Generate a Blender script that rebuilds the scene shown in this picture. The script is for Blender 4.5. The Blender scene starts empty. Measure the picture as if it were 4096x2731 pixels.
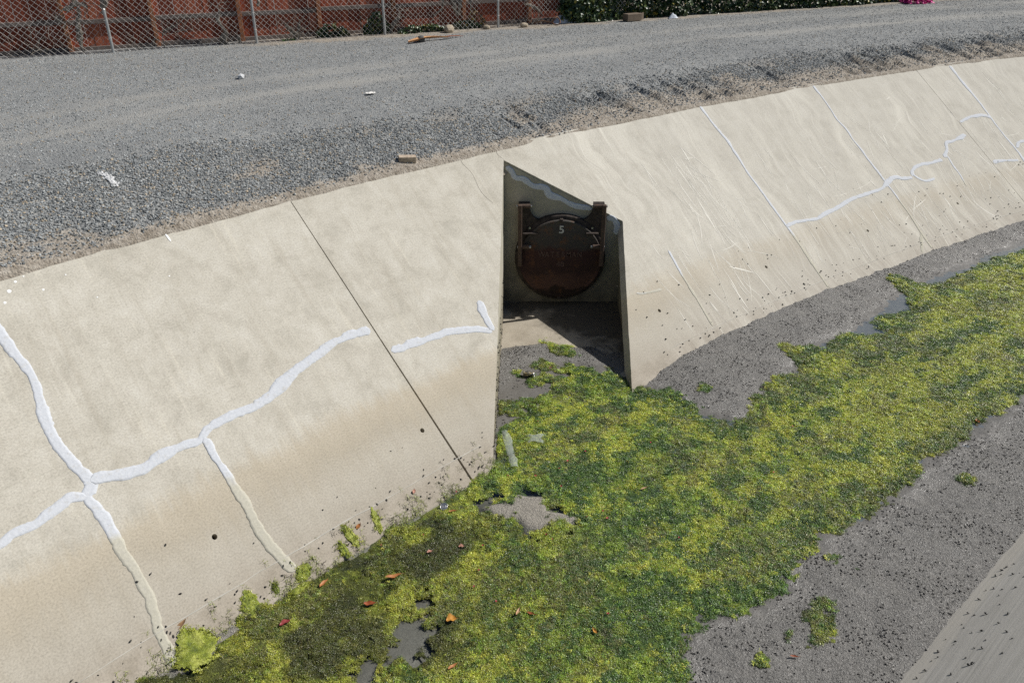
import bpy, bmesh, math, random
import numpy as np
from mathutils import Vector, geometry as mgeo

random.seed(7)
RNG = np.random.default_rng(11)
scene = bpy.context.scene
COL = scene.collection

# ------------------------------------------------------------------ camera
cam_d = bpy.data.cameras.new('camera')
cam_d.sensor_width = 36.0
cam_d.lens = 28.0
cam_d.clip_start = 0.1
cam_d.clip_end = 2000.0
cam = bpy.data.objects.new('camera', cam_d)
cam.location = (0.0, 0.0, 5.65)
cam.rotation_euler = (math.radians(90 - 29.0), 0.0, 0.0)
COL.objects.link(cam)
scene.camera = cam

# ------------------------------------------------------------------ sky, sun, exposure
SUN_EL = math.radians(43.6)
SUN_AZ = math.radians(16.0)          # measured from +x towards +y
world = bpy.data.worlds.new('World')
scene.world = world
world.use_nodes = True
wn = world.node_tree
wbg = wn.nodes['Background']
sky = wn.nodes.new('ShaderNodeTexSky')
sky.sky_type = 'NISHITA'
sky.sun_disc = False
sky.sun_elevation = SUN_EL
sky.sun_rotation = math.pi / 2 - SUN_AZ
sky.altitude = 50
sky.air_density = 1.0
sky.dust_density = 0.6
wn.links.new(sky.outputs[0], wbg.inputs['Color'])
wbg.inputs['Strength'].default_value = 0.052
sun_d = bpy.data.lights.new('sun', 'SUN')
sun_d.energy = 5.0
sun_d.angle = math.radians(0.53)
sun_d.color = (1.0, 0.965, 0.91)
sun = bpy.data.objects.new('sun', sun_d)
to_sun = Vector((math.cos(SUN_EL) * math.cos(SUN_AZ), math.cos(SUN_EL) * math.sin(SUN_AZ), math.sin(SUN_EL)))
sun.rotation_euler = to_sun.to_track_quat('Z', 'Y').to_euler()
sun.location = (20, 5, 20)
COL.objects.link(sun)
scene.view_settings.view_transform = 'Standard'
scene.view_settings.look = 'None'
scene.view_settings.exposure = 0.0
scene.view_settings.gamma = 1.0
scene.view_settings.use_curve_mapping = False
scene.cycles.max_bounces = 6
scene.cycles.diffuse_bounces = 3
scene.cycles.transparent_max_bounces = 6
scene.cycles.use_denoising = False
scene.cycles.sample_clamp_indirect = 3.0
scene.cycles.caustics_reflective = False
scene.cycles.caustics_refractive = False

# ------------------------------------------------------------------ channel frame
# a runs along the channel, e across it from the toe of the far bank (e = 0)
TH = math.radians(43.0)
AX, AY = math.cos(TH), math.sin(TH)
SL = 2.45 / 3.02                      # bank slope
SN = 1.0 / math.hypot(1.0, SL)
WL = -0.15                            # water level


def qc(a):
    return -0.0086 * a * a + 0.088 * a + 5.50


def xy(a, e):
    b = qc(a) + e
    return a * AX - b * AY, a * AY + b * AX


def ae(x, y):
    a = x * AX + y * AY
    b = -x * AY + y * AX
    return a, b - qc(a)


def bank_normal(a):
    dq = -0.0172 * a + 0.088
    ta = np.array([AX - dq * AY, AY + dq * AX, 0.0])
    te = np.array([-AY, AX, SL])
    n = np.cross(ta, te)
    return n / np.linalg.norm(n)


def on_bank(a, e, h=0.0):
    x, y = xy(a, e)
    n = bank_normal(a)
    return (x + n[0] * h, y + n[1] * h, SL * e + n[2] * h)


# ------------------------------------------------------------------ noise
_tab = RNG.random((256, 256))


def vn(x, y, seed=0):
    x = np.asarray(x, float) + seed * 17.31
    y = np.asarray(y, float) + seed * 9.77
    xi = np.floor(x).astype(int)
    yi = np.floor(y).astype(int)
    fx = x - xi
    fy = y - yi
    fx = fx * fx * fx * (fx * (fx * 6 - 15) + 10)
    fy = fy * fy * fy * (fy * (fy * 6 - 15) + 10)
    x0 = xi & 255
    x1 = (xi + 1) & 255
    y0 = yi & 255
    y1 = (yi + 1) & 255
    return (_tab[x0, y0] * (1 - fx) + _tab[x1, y0] * fx) * (1 - fy) + (_tab[x0, y1] * (1 - fx) + _tab[x1, y1] * fx) * fy


def fbm(x, y, octv=4, seed=0, gain=0.5):
    s = 0.0
    amp = 1.0
    tot = 0.0
    f = 1.0
    for i in range(octv):
        s = s + amp * vn(np.asarray(x) * f, np.asarray(y) * f, seed + i * 3)
        tot += amp
        amp *= gain
        f *= 2.03
    return s / tot


def inside(px, py, poly):
    px = np.asarray(px)
    py = np.asarray(py)
    r = np.zeros(px.shape, bool)
    n = len(poly)
    for i in range(n):
        x0, y0 = poly[i]
        x1, y1 = poly[(i + 1) % n]
        if y0 == y1:
            continue
        c = ((y0 > py) != (y1 > py)) & (px < (x1 - x0) * (py - y0) / (y1 - y0) + x0)
        r ^= c
    return r


def sdf(px, py, poly):
    """distance to the outline, negative inside"""
    px = np.asarray(px, float)
    py = np.asarray(py, float)
    d = np.full(px.shape, 1e9)
    n = len(poly)
    for i in range(n):
        x0, y0 = poly[i]
        x1, y1 = poly[(i + 1) % n]
        dx, dy = x1 - x0, y1 - y0
        t = np.clip(((px - x0) * dx + (py - y0) * dy) / (dx * dx + dy * dy + 1e-12), 0, 1)
        d = np.minimum(d, np.hypot(px - x0 - t * dx, py - y0 - t * dy))
    return np.where(inside(px, py, poly), -d, d)


def sstep(x, a, b):
    t = np.clip((np.asarray(x, float) - a) / (b - a), 0, 1)
    return t * t * (3 - 2 * t)


def slab_warp(a, e):
    return (fbm(np.asarray(a) * 0.7, np.asarray(e) * 0.7, 2, 81) - 0.5) * 0.012


def on_slab(a, e, h=0.0):
    return on_bank(a, e, h + float(slab_warp(a, e)))


# ------------------------------------------------------------------ object helpers
def mesh_data(name, verts, faces, mat=None, smooth=False, uv=None, attrs=None):
    me = bpy.data.meshes.new(name)
    verts = np.asarray(verts, np.float32)
    if isinstance(faces, np.ndarray):
        k = faces.shape[1]
        nf = faces.shape[0]
        me.vertices.add(len(verts))
        me.vertices.foreach_set('co', verts.ravel())
        me.loops.add(nf * k)
        me.loops.foreach_set('vertex_index', faces.astype(np.int32).ravel())
        me.polygons.add(nf)
        me.polygons.foreach_set('loop_start', np.arange(0, nf * k, k, dtype=np.int32))
        me.polygons.foreach_set('loop_total', np.full(nf, k, np.int32))
        me.update(calc_edges=True)
    else:
        me.from_pydata([tuple(map(float, v)) for v in verts], [], [tuple(int(i) for i in f) for f in faces])
    me.validate()
    if smooth:
        me.polygons.foreach_set('use_smooth', np.ones(len(me.polygons), bool))
    if uv is not None:
        uv = np.asarray(uv, np.float32)
        lay = me.uv_layers.new(name='UVMap')
        li = np.zeros(len(me.loops), np.int32)
        me.loops.foreach_get('vertex_index', li)
        lay.data.foreach_set('uv', uv[li].ravel())
    if attrs:
        for k, v in attrs.items():
            v = np.asarray(v, np.float32)
            if v.ndim == 2 and v.shape[1] == 3:
                v4 = np.ones((len(v), 4), np.float32)
                v4[:, :3] = v
                at = me.attributes.new(k, 'FLOAT_COLOR', 'POINT')
                at.data.foreach_set('color', v4.ravel())
            else:
                at = me.attributes.new(k, 'FLOAT', 'POINT')
                at.data.foreach_set('value', v.ravel())
    if mat:
        me.materials.append(mat)
    me.update()
    return me


def add(name, me, parent=None, loc=None, rot=None, scale=None):
    o = bpy.data.objects.new(name, me)
    COL.objects.link(o)
    if parent is not None:
        o.parent = parent
    if loc is not None:
        o.location = loc
    if rot is not None:
        o.rotation_euler = rot
    if scale is not None:
        o.scale = scale
    return o


def tag(o, label=None, cat=None, group=None, kind=None):
    if label:
        o['label'] = label
    if cat:
        o['category'] = cat
    if group:
        o['group'] = group
    if kind:
        o['kind'] = kind
    return o


def empty(name, loc=(0, 0, 0), rz=0.0):
    o = bpy.data.objects.new(name, None)
    o.empty_display_size = 0.1
    COL.objects.link(o)
    o.location = loc
    o.rotation_euler = (0, 0, rz)
    return o


class MB:
    """collects shapes into one mesh"""

    def __init__(self):
        self.v = []
        self.f = []

    def quad_grid(self, rows):
        n0 = len(self.v)
        m = len(rows[0])
        for r in rows:
            self.v += [tuple(p) for p in r]
        for i in range(len(rows) - 1):
            for j in range(m - 1):
                k = n0 + i * m + j
                self.f.append((k, k + 1, k + m + 1, k + m))
        return self

    def box(self, c, s, bev=0.0):
        cx, cy, cz = c
        hx, hy, hz = s[0] / 2, s[1] / 2, s[2] / 2
        if bev <= 0:
            n0 = len(self.v)
            self.v += [(cx + i * hx, cy + j * hy, cz + k * hz) for i in (-1, 1) for j in (-1, 1) for k in (-1, 1)]
            for f in ((0, 1, 3, 2), (4, 6, 7, 5), (0, 4, 5, 1), (2, 3, 7, 6), (0, 2, 6, 4), (1, 5, 7, 3)):
                self.f.append(tuple(n0 + i for i in f))
        else:
            bm = bmesh.new()
            bmesh.ops.create_cube(bm, size=1.0)
            for v in bm.verts:
                v.co = Vector((cx + v.co.x * 2 * hx, cy + v.co.y * 2 * hy, cz + v.co.z * 2 * hz))
            bmesh.ops.bevel(bm, geom=list(bm.edges), offset=bev, segments=1, affect='EDGES')
            self.bm(bm)
        return self

    def bm(self, bm):
        n0 = len(self.v)
        bm.verts.index_update()
        self.v += [tuple(v.co) for v in bm.verts]
        self.f += [tuple(n0 + v.index for v in f.verts) for f in bm.faces]
        bm.free()

    def tube(self, pts, rads, n=8, cap=True, jit=0.0, rnd=None):
        pts = [np.array(p, float) for p in pts]
        if not hasattr(rads, '__len__'):
            rads = [rads] * len(pts)
        n0 = len(self.v)
        up = np.array([0.13, 0.31, 0.94])
        for i, p in enumerate(pts):
            t = pts[min(i + 1, len(pts) - 1)] - pts[max(i - 1, 0)]
            t = t / (np.linalg.norm(t) + 1e-9)
            if abs(t @ up) > 0.95:
                up = np.array([1.0, 0.2, 0.1])
            s = np.cross(t, up)
            s /= np.linalg.norm(s)
            w = np.cross(s, t)
            for k in range(n):
                an = 2 * math.pi * k / n
                r = rads[i]
                if jit:
                    r *= 1 + jit * (rnd.random() - 0.5) * 2
                self.v.append(tuple(p + (s * math.cos(an) + w * math.sin(an)) * r))
        for i in range(len(pts) - 1):
            for k in range(n):
                b = n0 + i * n
                self.f.append((b + k, b + (k + 1) % n, b + n + (k + 1) % n, b + n + k))
        if cap:
            self.f.append(tuple(n0 + k for k in range(n - 1, -1, -1)))
            b = n0 + (len(pts) - 1) * n
            self.f.append(tuple(b + k for k in range(n)))
        return self

    def prism_y(self, poly, y0, y1):
        """poly in (x, z), front at y0, back at y1"""
        n0 = len(self.v)
        m = len(poly)
        self.v += [(p[0], y0, p[1]) for p in poly] + [(p[0], y1, p[1]) for p in poly]
        self.f.append(tuple(n0 + i for i in range(m)))
        self.f.append(tuple(n0 + m + i for i in range(m - 1, -1, -1)))
        for i in range(m):
            j = (i + 1) % m
            self.f.append((n0 + j, n0 + i, n0 + m + i, n0 + m + j))
        return self

    def build(self, name, mat, parent=None, smooth=False, **k):
        return add(name, mesh_data(name, self.v, self.f, mat, smooth), parent, **k)


# ------------------------------------------------------------------ material helpers
class Mat:
    def __init__(self, name, rough=0.8, spec=0.3):
        self.m = bpy.data.materials.new(name)
        self.m.use_nodes = True
        self.nt = self.m.node_tree
        self.b = self.nt.nodes['Principled BSDF']
        self.b.inputs['Roughness'].default_value = rough
        self.b.inputs['Specular IOR Level'].default_value = spec

    def n(self, typ, ins=None, **props):
        nd = self.nt.nodes.new('ShaderNode' + typ)
        for k, v in props.items():
            setattr(nd, k, v)
        if ins:
            for k, v in ins.items():
                self.set(nd.inputs[k], v)
        return nd

    def set(self, sock, v):
        if hasattr(v, 'is_output') or isinstance(v, bpy.types.NodeSocket):
            self.nt.links.new(v, sock)
        elif isinstance(v, bpy.types.Node):
            self.nt.links.new(v.outputs[0], sock)
        else:
            if sock.type == 'RGBA' and len(v) == 3:
                v = (*v, 1.0)
            sock.default_value = v

    def noise(self, vec, scale, detail=4, rough=0.55, dist=0.0):
        return self.n('TexNoise', {'Vector': vec, 'Scale': scale, 'Detail': detail, 'Roughness': rough, 'Distortion': dist}).outputs['Fac']

    def ramp(self, fac, stops, interp='LINEAR'):
        r = self.n('ValToRGB', {'Fac': fac})
        cr = r.color_ramp
        cr.interpolation = interp
        while len(cr.elements) < len(stops):
            cr.elements.new(0.5)
        for e, (p, c) in zip(cr.elements, stops):
            e.position = p
            if not hasattr(c, '__len__'):
                c = (c, c, c)
            e.color = (*c, 1.0)
        return r.outputs['Color']

    def mix(self, fac, a, b, mode='MIX'):
        x = self.n('Mix', data_type='RGBA', blend_type=mode)
        self.set(x.inputs[0], fac)
        self.set(x.inputs[6], a)
        self.set(x.inputs[7], b)
        return x.outputs[2]

    def math(self, op, a, b=0.0, c=0.0, clamp=False):
        x = self.n('Math', operation=op, use_clamp=clamp)
        self.set(x.inputs[0], a)
        self.set(x.inputs[1], b)
        self.set(x.inputs[2], c)
        return x.outputs[0]

    def uv(self):
        return self.n('UVMap', uv_map='UVMap').outputs[0]

    def pos(self):
        return self.n('NewGeometry').outputs['Position']

    def mapv(self, vec, scale=(1, 1, 1), rot=(0, 0, 0), loc=(0, 0, 0)):
        return self.n('Mapping', {'Vector': vec, 'Scale': scale, 'Rotation': rot, 'Location': loc}).outputs[0]

    def bump(self, h, strength=0.5, dist=0.01):
        b = self.n('Bump', {'Height': h, 'Strength': strength, 'Distance': dist})
        self.set(self.b.inputs['Normal'], b.outputs[0])

    def color(self, c):
        self.set(self.b.inputs['Base Color'], c)
        return self

    def attr(self, name, inst=False):
        return self.n('Attribute', attribute_name=name, attribute_type='INSTANCER' if inst else 'GEOMETRY')


def simple(name, col, rough=0.7, metal=0.0, spec=0.4, var=0.25, scale=8.0, bump=0.0):
    M = Mat(name, rough, spec)
    M.b.inputs['Metallic'].default_value = metal
    p = M.n('TexCoord').outputs['Object']
    nz = M.noise(p, scale, 5)
    c0 = tuple(max(0, x * (1 - var)) for x in col)
    c1 = tuple(min(1, x * (1 + var)) for x in col)
    M.color(M.ramp(nz, [(0.3, c0), (0.7, c1)]))
    if bump:
        M.bump(M.noise(p, scale * 3, 4), 0.6, bump)
    return M.m


# ---- concrete (UV in metres: u along the channel, v up the slope)
def make_concrete(name, bank=True):
    M = Mat(name, 0.9, 0.25)
    uv = M.uv()
    sep = M.n('SeparateXYZ', {'Vector': uv})
    u, v = sep.outputs[0], sep.outputs[1]
    big = M.noise(uv, 0.9, 4, 0.6)
    mid = M.noise(uv, 3.1, 8, 0.72, 0.35)
    fine = M.noise(uv, 55.0, 4, 0.7)
    base = M.ramp(big, [(0.30, (0.43, 0.402, 0.34)), (0.55, (0.495, 0.468, 0.402)), (0.75, (0.54, 0.515, 0.45))])
    base = M.mix(0.6, base, M.ramp(mid, [(0.32, (0.355, 0.33, 0.275)), (0.5, (0.50, 0.47, 0.402)), (0.66, (0.575, 0.55, 0.485))]))
    # brushed streaks that run down the slope
    st = M.noise(M.mapv(uv, (9.0, 0.55, 1)), 1.0, 5, 0.6, 0.4)
    base = M.mix(M.ramp(st, [(0.50, 0.0), (0.72, 0.35)]), base, (0.36, 0.325, 0.26))
    smud = M.ramp(M.noise(M.mapv(uv, (1.5, 1.0, 1), loc=(2.3, 8.1, 0)), 1.6, 9, 0.74, 0.5), [(0.54, 0.0), (0.70, 0.24)])
    base = M.mix(smud, base, (0.30, 0.285, 0.235))
    st2 = M.noise(M.mapv(uv, (14.0, 0.8, 1), (0, 0, 0.12), (3, 7, 0)), 1.0, 4, 0.6, 0.2)
    base = M.mix(M.ramp(st2, [(0.58, 0.0), (0.75, 0.45)]), base, (0.64, 0.60, 0.50))
    if bank:
        wob = M.math('MULTIPLY_ADD', M.noise(M.mapv(uv, (1.2, 2.0, 1)), 1.0, 4), 0.34, -0.17)
        lvl = M.math('ADD', M.math('ADD', v, wob), M.math('MULTIPLY_ADD', M.noise(M.mapv(uv, (11.0, 0.9, 1)), 1.0, 6, 0.7, 0.3), 0.5, -0.25))
        tan = M.ramp(M.math('MULTIPLY', lvl, 0.5), [(0.0, 0.75), (0.24, 0.6), (0.40, 0.82), (0.50, 0.72), (0.60, 0.0)])
        tcol = M.ramp(M.math('MULTIPLY', lvl, 0.5), [(0.0, (0.33, 0.29, 0.235)), (0.16, (0.375, 0.34, 0.28)), (0.34, (0.378, 0.335, 0.262)), (0.52, (0.43, 0.372, 0.278))])
        base = M.mix(tan, base, tcol)
        # silted skirt under the old water mark
        skirt = M.ramp(M.math('ADD', M.math('MULTIPLY', v, 2.0), M.math('MULTIPLY', M.noise(uv, 9.0, 4), 0.25)), [(0.16, 0.75), (0.30, 0.0)])
        base = M.mix(skirt, base, M.ramp(mid, [(0.35, (0.27, 0.235, 0.185)), (0.65, (0.42, 0.375, 0.31))]))
        # pale scrapes on the stretch beyond the outlet
        reg = M.ramp(M.math('MULTIPLY', u, 0.05), [(0.40, 0.0), (0.47, 1.0)])
        patch = M.ramp(M.noise(M.mapv(uv, (0.8, 0.5, 1), loc=(4, 2, 0)), 1.0, 3), [(0.34, 0.25), (0.52, 1.0)])
        warped = M.n('VectorMath', {0: uv, 1: M.n('VectorMath', {0: M.n('TexNoise', {'Vector': uv, 'Scale': 0.7, 'Detail': 2.0}).outputs['Color'], 1: (0.9, 0.3, 0)}, operation='MULTIPLY').outputs[0]}, operation='ADD').outputs[0]
        lines = M.ramp(M.noise(M.mapv(warped, (22.0, 0.55, 1), (0, 0, -0.10)), 1.0, 4, 0.6, 0.25), [(0.54, 0.0), (0.70, 0.8)])
        lines2 = M.ramp(M.noise(M.mapv(uv, (34.0, 1.3, 1), (0, 0, 0.22), (5, 1, 0)), 1.0, 2, 0.5, 0.1), [(0.62, 0.0), (0.70, 1.0)])
        soft = M.ramp(M.noise(M.mapv(warped, (3.0, 0.5, 1), (0, 0, -0.08), (9, 3, 0)), 1.0, 6, 0.68), [(0.46, 0.0), (0.72, 0.9)])
        sc = M.math('MAXIMUM', M.math('MAXIMUM', M.math('MULTIPLY', lines, patch), M.math('MULTIPLY', lines2, 0.35)), M.math('MULTIPLY', soft, patch))
        sc = M.math('MULTIPLY', M.math('MULTIPLY', sc, reg), 0.95)
        base = M.mix(sc, base, (0.72, 0.69, 0.60))
        greyer = M.ramp(M.math('MULTIPLY', u, 0.05), [(0.36, 0.0), (0.55, 0.75)])
        base = M.mix(greyer, base, M.mix(0.5, base, (0.475, 0.455, 0.41)))
    base = M.mix(0.7, base, M.ramp(fine, [(0.25, 0.28), (0.5, 0.5), (0.8, 0.68)]), 'OVERLAY')
    vor = M.n('TexVoronoi', {'Vector': uv, 'Scale': 11.0, 'Randomness': 1.0})
    pits = M.ramp(vor.outputs['Distance'], [(0.035, 0.65), (0.075, 0.0)])
    base = M.mix(M.math('MULTIPLY', pits, M.ramp(mid, [(0.5, 0.0), (0.6, 1.0)])), base, (0.16, 0.14, 0.11))
    M.color(base)
    h = M.math('ADD', M.math('MULTIPLY', fine, 0.5), M.math('ADD', M.math('MULTIPLY', st, 0.35), M.math('MULTIPLY', mid, 0.5)))
    M.bump(h, 0.22, 0.005)
    return M.m


MAT_BANK = make_concrete('bank_concrete')


def make_wall_concrete():
    M = Mat('headwall_concrete', 0.9, 0.25)
    p = M.pos()
    z = M.n('SeparateXYZ', {'Vector': p}).outputs[2]
    nz = M.noise(p, 2.2, 5, 0.6)
    fine = M.noise(p, 45, 4, 0.7)
    base = M.ramp(nz, [(0.3, (0.33, 0.31, 0.25)), (0.7, (0.46, 0.43, 0.35))])
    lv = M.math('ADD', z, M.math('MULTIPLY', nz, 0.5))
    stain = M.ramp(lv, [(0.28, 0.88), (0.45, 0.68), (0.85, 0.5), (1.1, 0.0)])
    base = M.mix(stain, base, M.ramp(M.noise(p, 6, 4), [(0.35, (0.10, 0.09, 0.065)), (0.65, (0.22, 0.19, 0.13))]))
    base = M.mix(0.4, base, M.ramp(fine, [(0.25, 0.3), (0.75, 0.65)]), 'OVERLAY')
    M.color(base)
    M.bump(fine, 0.4, 0.005)
    return M.m


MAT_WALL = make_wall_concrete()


def make_floor_concrete():
    M = Mat('outlet_floor_concrete', 0.8, 0.35)
    p = M.pos()
    nz = M.noise(p, 2.6, 5, 0.65)
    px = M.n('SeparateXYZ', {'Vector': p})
    wet = M.ramp(M.math('ADD', M.math('ADD', M.noise(p, 2.2, 5, 0.65, 0.6), M.math('MULTIPLY', px.outputs[0], 0.30)), M.math('MULTIPLY_ADD', px.outputs[1], 0.35, -3.95)), [(0.44, 0.0), (0.62, 1.0)])  # recess shadow painted into the floor colour, together with damp towards the gate
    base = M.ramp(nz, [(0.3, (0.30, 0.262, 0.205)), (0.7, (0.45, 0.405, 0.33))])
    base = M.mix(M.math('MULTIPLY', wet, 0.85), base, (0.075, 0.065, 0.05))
    fine = M.noise(p, 60, 4, 0.7)
    base = M.mix(0.5, base, M.ramp(fine, [(0.3, 0.25), (0.7, 0.65)]), 'OVERLAY')
    M.color(base)
    M.bump(fine, 0.5, 0.006)
    return M.m


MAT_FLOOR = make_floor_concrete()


def make_sealant():
    M = Mat('crack_sealant', 0.9, 0.1)
    uv = M.uv()
    v = M.n('SeparateXYZ', {'Vector': uv}).outputs[1]
    nz = M.noise(uv, 6.0, 4)
    lv = M.math('ADD', M.math('MULTIPLY', v, 0.92), M.math('MULTIPLY_ADD', nz, 0.30, -0.15))
    c = M.ramp(lv, [(0.0, (0.45, 0.43, 0.355)), (0.90, (0.49, 0.47, 0.395)), (1.0, (0.555, 0.575, 0.608))])
    fine = M.noise(uv, 40.0, 4)
    c = M.mix(M.ramp(M.noise(uv, 16.0, 6, 0.7), [(0.54, 0.0), (0.70, 0.6)]), c, (0.45, 0.43, 0.385))
    c = M.mix(0.35, c, M.ramp(fine, [(0.3, 0.35), (0.7, 0.6)]), 'OVERLAY')
    M.color(c)
    M.bump(M.math('ADD', fine, M.noise(uv, 14.0, 3)), 0.5, 0.006)
    return M.m


MAT_SEAL = make_sealant()


def make_ground():
    M = Mat('gravel_ground', 0.95, 0.2)
    uv = M.uv()
    e = M.n('SeparateXYZ', {'Vector': uv}).outputs[1]
    p = M.pos()
    big = M.noise(uv, 0.5, 4)
    sp = M.n('TexVoronoi', {'Vector': p, 'Scale': 42.0})
    stone = M.ramp(M.n('SeparateColor', {'Color': sp.outputs['Color']}).outputs[0],
                   [(0.0, (0.12, 0.13, 0.135)), (0.45, (0.26, 0.272, 0.272)), (0.8, (0.37, 0.375, 0.365)), (1.0, (0.52, 0.50, 0.45))])
    fine = M.noise(p, 90, 3, 0.7)
    grav = M.mix(0.5, stone, M.ramp(fine, [(0.3, (0.19, 0.197, 0.2)), (0.7, (0.42, 0.42, 0.405))]))
    # wheel tracks packed paler and finer
    tr = M.attr('track').outputs['Fac']
    grav = M.mix(M.ramp(M.noise(M.mapv(uv, (0.35, 1.1, 1)), 1.0, 5, 0.6), [(0.35, 0.0), (0.65, 0.45)]), grav, (0.20, 0.205, 0.205))
    grav = M.mix(M.math('MULTIPLY', tr, 0.85), grav, M.ramp(fine, [(0.3, (0.29, 0.285, 0.265)), (0.7, (0.43, 0.42, 0.39))]))
    soil = M.ramp(M.noise(p, 14, 5, 0.7), [(0.3, (0.19, 0.16, 0.125)), (0.5, (0.34, 0.30, 0.25)), (0.7, (0.48, 0.44, 0.38))])
    so = M.attr('soil').outputs['Fac']
    c = M.mix(so, grav, soil)
    M.color(c)
    M.bump(M.math('ADD', M.math('MULTIPLY', sp.outputs['Distance'], -1.0), fine), 0.7, 0.02)
    return M.m


MAT_GROUND = make_ground()


def make_mud():
    M = Mat('wet_mud', 0.5, 0.6)
    p = M.pos()
    wet = M.attr('wet').outputs['Fac']
    n1 = M.noise(p, 1.6, 6, 0.65)
    wig = M.noise(p, 26.0, 3, 0.6, 1.6)
    wig2 = M.noise(p, 60.0, 3, 0.6, 1.2)
    base = M.ramp(n1, [(0.3, (0.135, 0.128, 0.117)), (0.7, (0.275, 0.264, 0.245))])
    base = M.mix(0.55, base, M.ramp(wig2, [(0.34, (0.06, 0.057, 0.053)), (0.5, (0.195, 0.187, 0.174)), (0.7, (0.31, 0.30, 0.28))]))
    sp = M.ramp(wig, [(0.34, 0.75), (0.42, 0.0)])
    base = M.mix(M.math('MULTIPLY', sp, M.math('SUBTRACT', 1.0, wet)), base, (0.035, 0.032, 0.03))
    base = M.mix(M.math('MULTIPLY', wet, 0.6), base, (0.112, 0.104, 0.092))
    base = M.mix(M.attr('pale').outputs['Fac'], base, M.ramp(wig2, [(0.3, (0.22, 0.20, 0.165)), (0.7, (0.42, 0.385, 0.325))]))
    M.color(base)
    rg = M.ramp(wig, [(0.4, 0.6), (0.60, 0.24)])
    M.set(M.b.inputs['Roughness'], M.mix(M.attr('pale').outputs['Fac'], rg, (0.9, 0.9, 0.9)))
    h = M.math('ADD', M.math('MULTIPLY', wig, 1.0), M.math('MULTIPLY', wig2, 0.5))
    bs = M.math('MULTIPLY_ADD', wet, -0.75, 0.95)
    b = M.n('Bump', {'Height': h, 'Strength': bs, 'Distance': 0.03})
    M.set(M.b.inputs['Normal'], b.outputs[0])
    return M.m


MAT_MUD = make_mud()


def make_water():
    M = Mat('shallow_water')
    nt = M.nt
    nt.nodes.remove(M.b)
    tr = M.n('BsdfTransparent', {'Color': (0.90, 0.92, 0.89)})
    gl = M.n('BsdfGlossy', {'Color': (1, 1, 1), 'Roughness': 0.12})
    p = M.pos()
    b = M.n('Bump', {'Height': M.noise(p, 9.0, 3), 'Strength': 0.25, 'Distance': 0.01})
    nt.links.new(b.outputs[0], gl.inputs['Normal'])
    fr = M.n('Fresnel', {'IOR': 1.27})
    nt.links.new(b.outputs[0], fr.inputs['Normal'])
    mx = M.n('MixShader')
    nt.links.new(M.math('MULTIPLY', fr.outputs[0], 0.30), mx.inputs[0])
    nt.links.new(tr.outputs[0], mx.inputs[1])
    nt.links.new(gl.outputs[0], mx.inputs[2])
    nt.links.new(mx.outputs[0], nt.nodes['Material Output'].inputs['Surface'])
    return M.m


MAT_WATER = make_water()


def make_algae(inst):
    M = Mat('algae_strands' if inst else 'algae_mat', 0.36, 0.45)
    col = M.attr('col', inst).outputs['Color']
    p = M.pos()
    fine = M.noise(p, 70.0, 3, 0.7, 0.8)
    mid = M.noise(p, 18.0, 4, 0.65, 0.6)
    k = M.ramp(M.math('ADD', M.math('MULTIPLY', fine, 0.6), M.math('MULTIPLY', mid, 0.4)), [(0.32, 0.25), (0.5, 0.95), (0.66, 1.5)])
    c = M.mix(1.0, col, k, 'MULTIPLY')
    M.color(c)
    M.b.inputs['Subsurface Weight'].default_value = 0.0
    if not inst:
        M.bump(M.math('ADD', fine, M.math('MULTIPLY', mid, 1.5)), 0.9, 0.03)
    return M.m


MAT_ALGAE = make_algae(False)
MAT_STRAND = make_algae(True)


def make_instance_mat(name, rough, spec, speck=0.35):
    M = Mat(name, rough, spec)
    col = M.attr('col', True).outputs['Color']
    p = M.pos()
    f = M.noise(p, 60.0, 3, 0.7)
    M.color(M.mix(speck, col, M.ramp(f, [(0.3, 0.2), (0.7, 0.75)]), 'OVERLAY'))
    return M.m


MAT_STONE = make_instance_mat('gravel_stone', 0.85, 0.3)
MAT_SNAIL = make_instance_mat('snail_shell', 0.4, 0.5)


# ------------------------------------------------------------------ scatter with geometry nodes
def source_collection(name, meshes):
    c = bpy.data.collections.new(name)
    for i, me in enumerate(meshes):
        o = bpy.data.objects.new('%s_%02d' % (name, i), me)
        c.objects.link(o)
    return c


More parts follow.
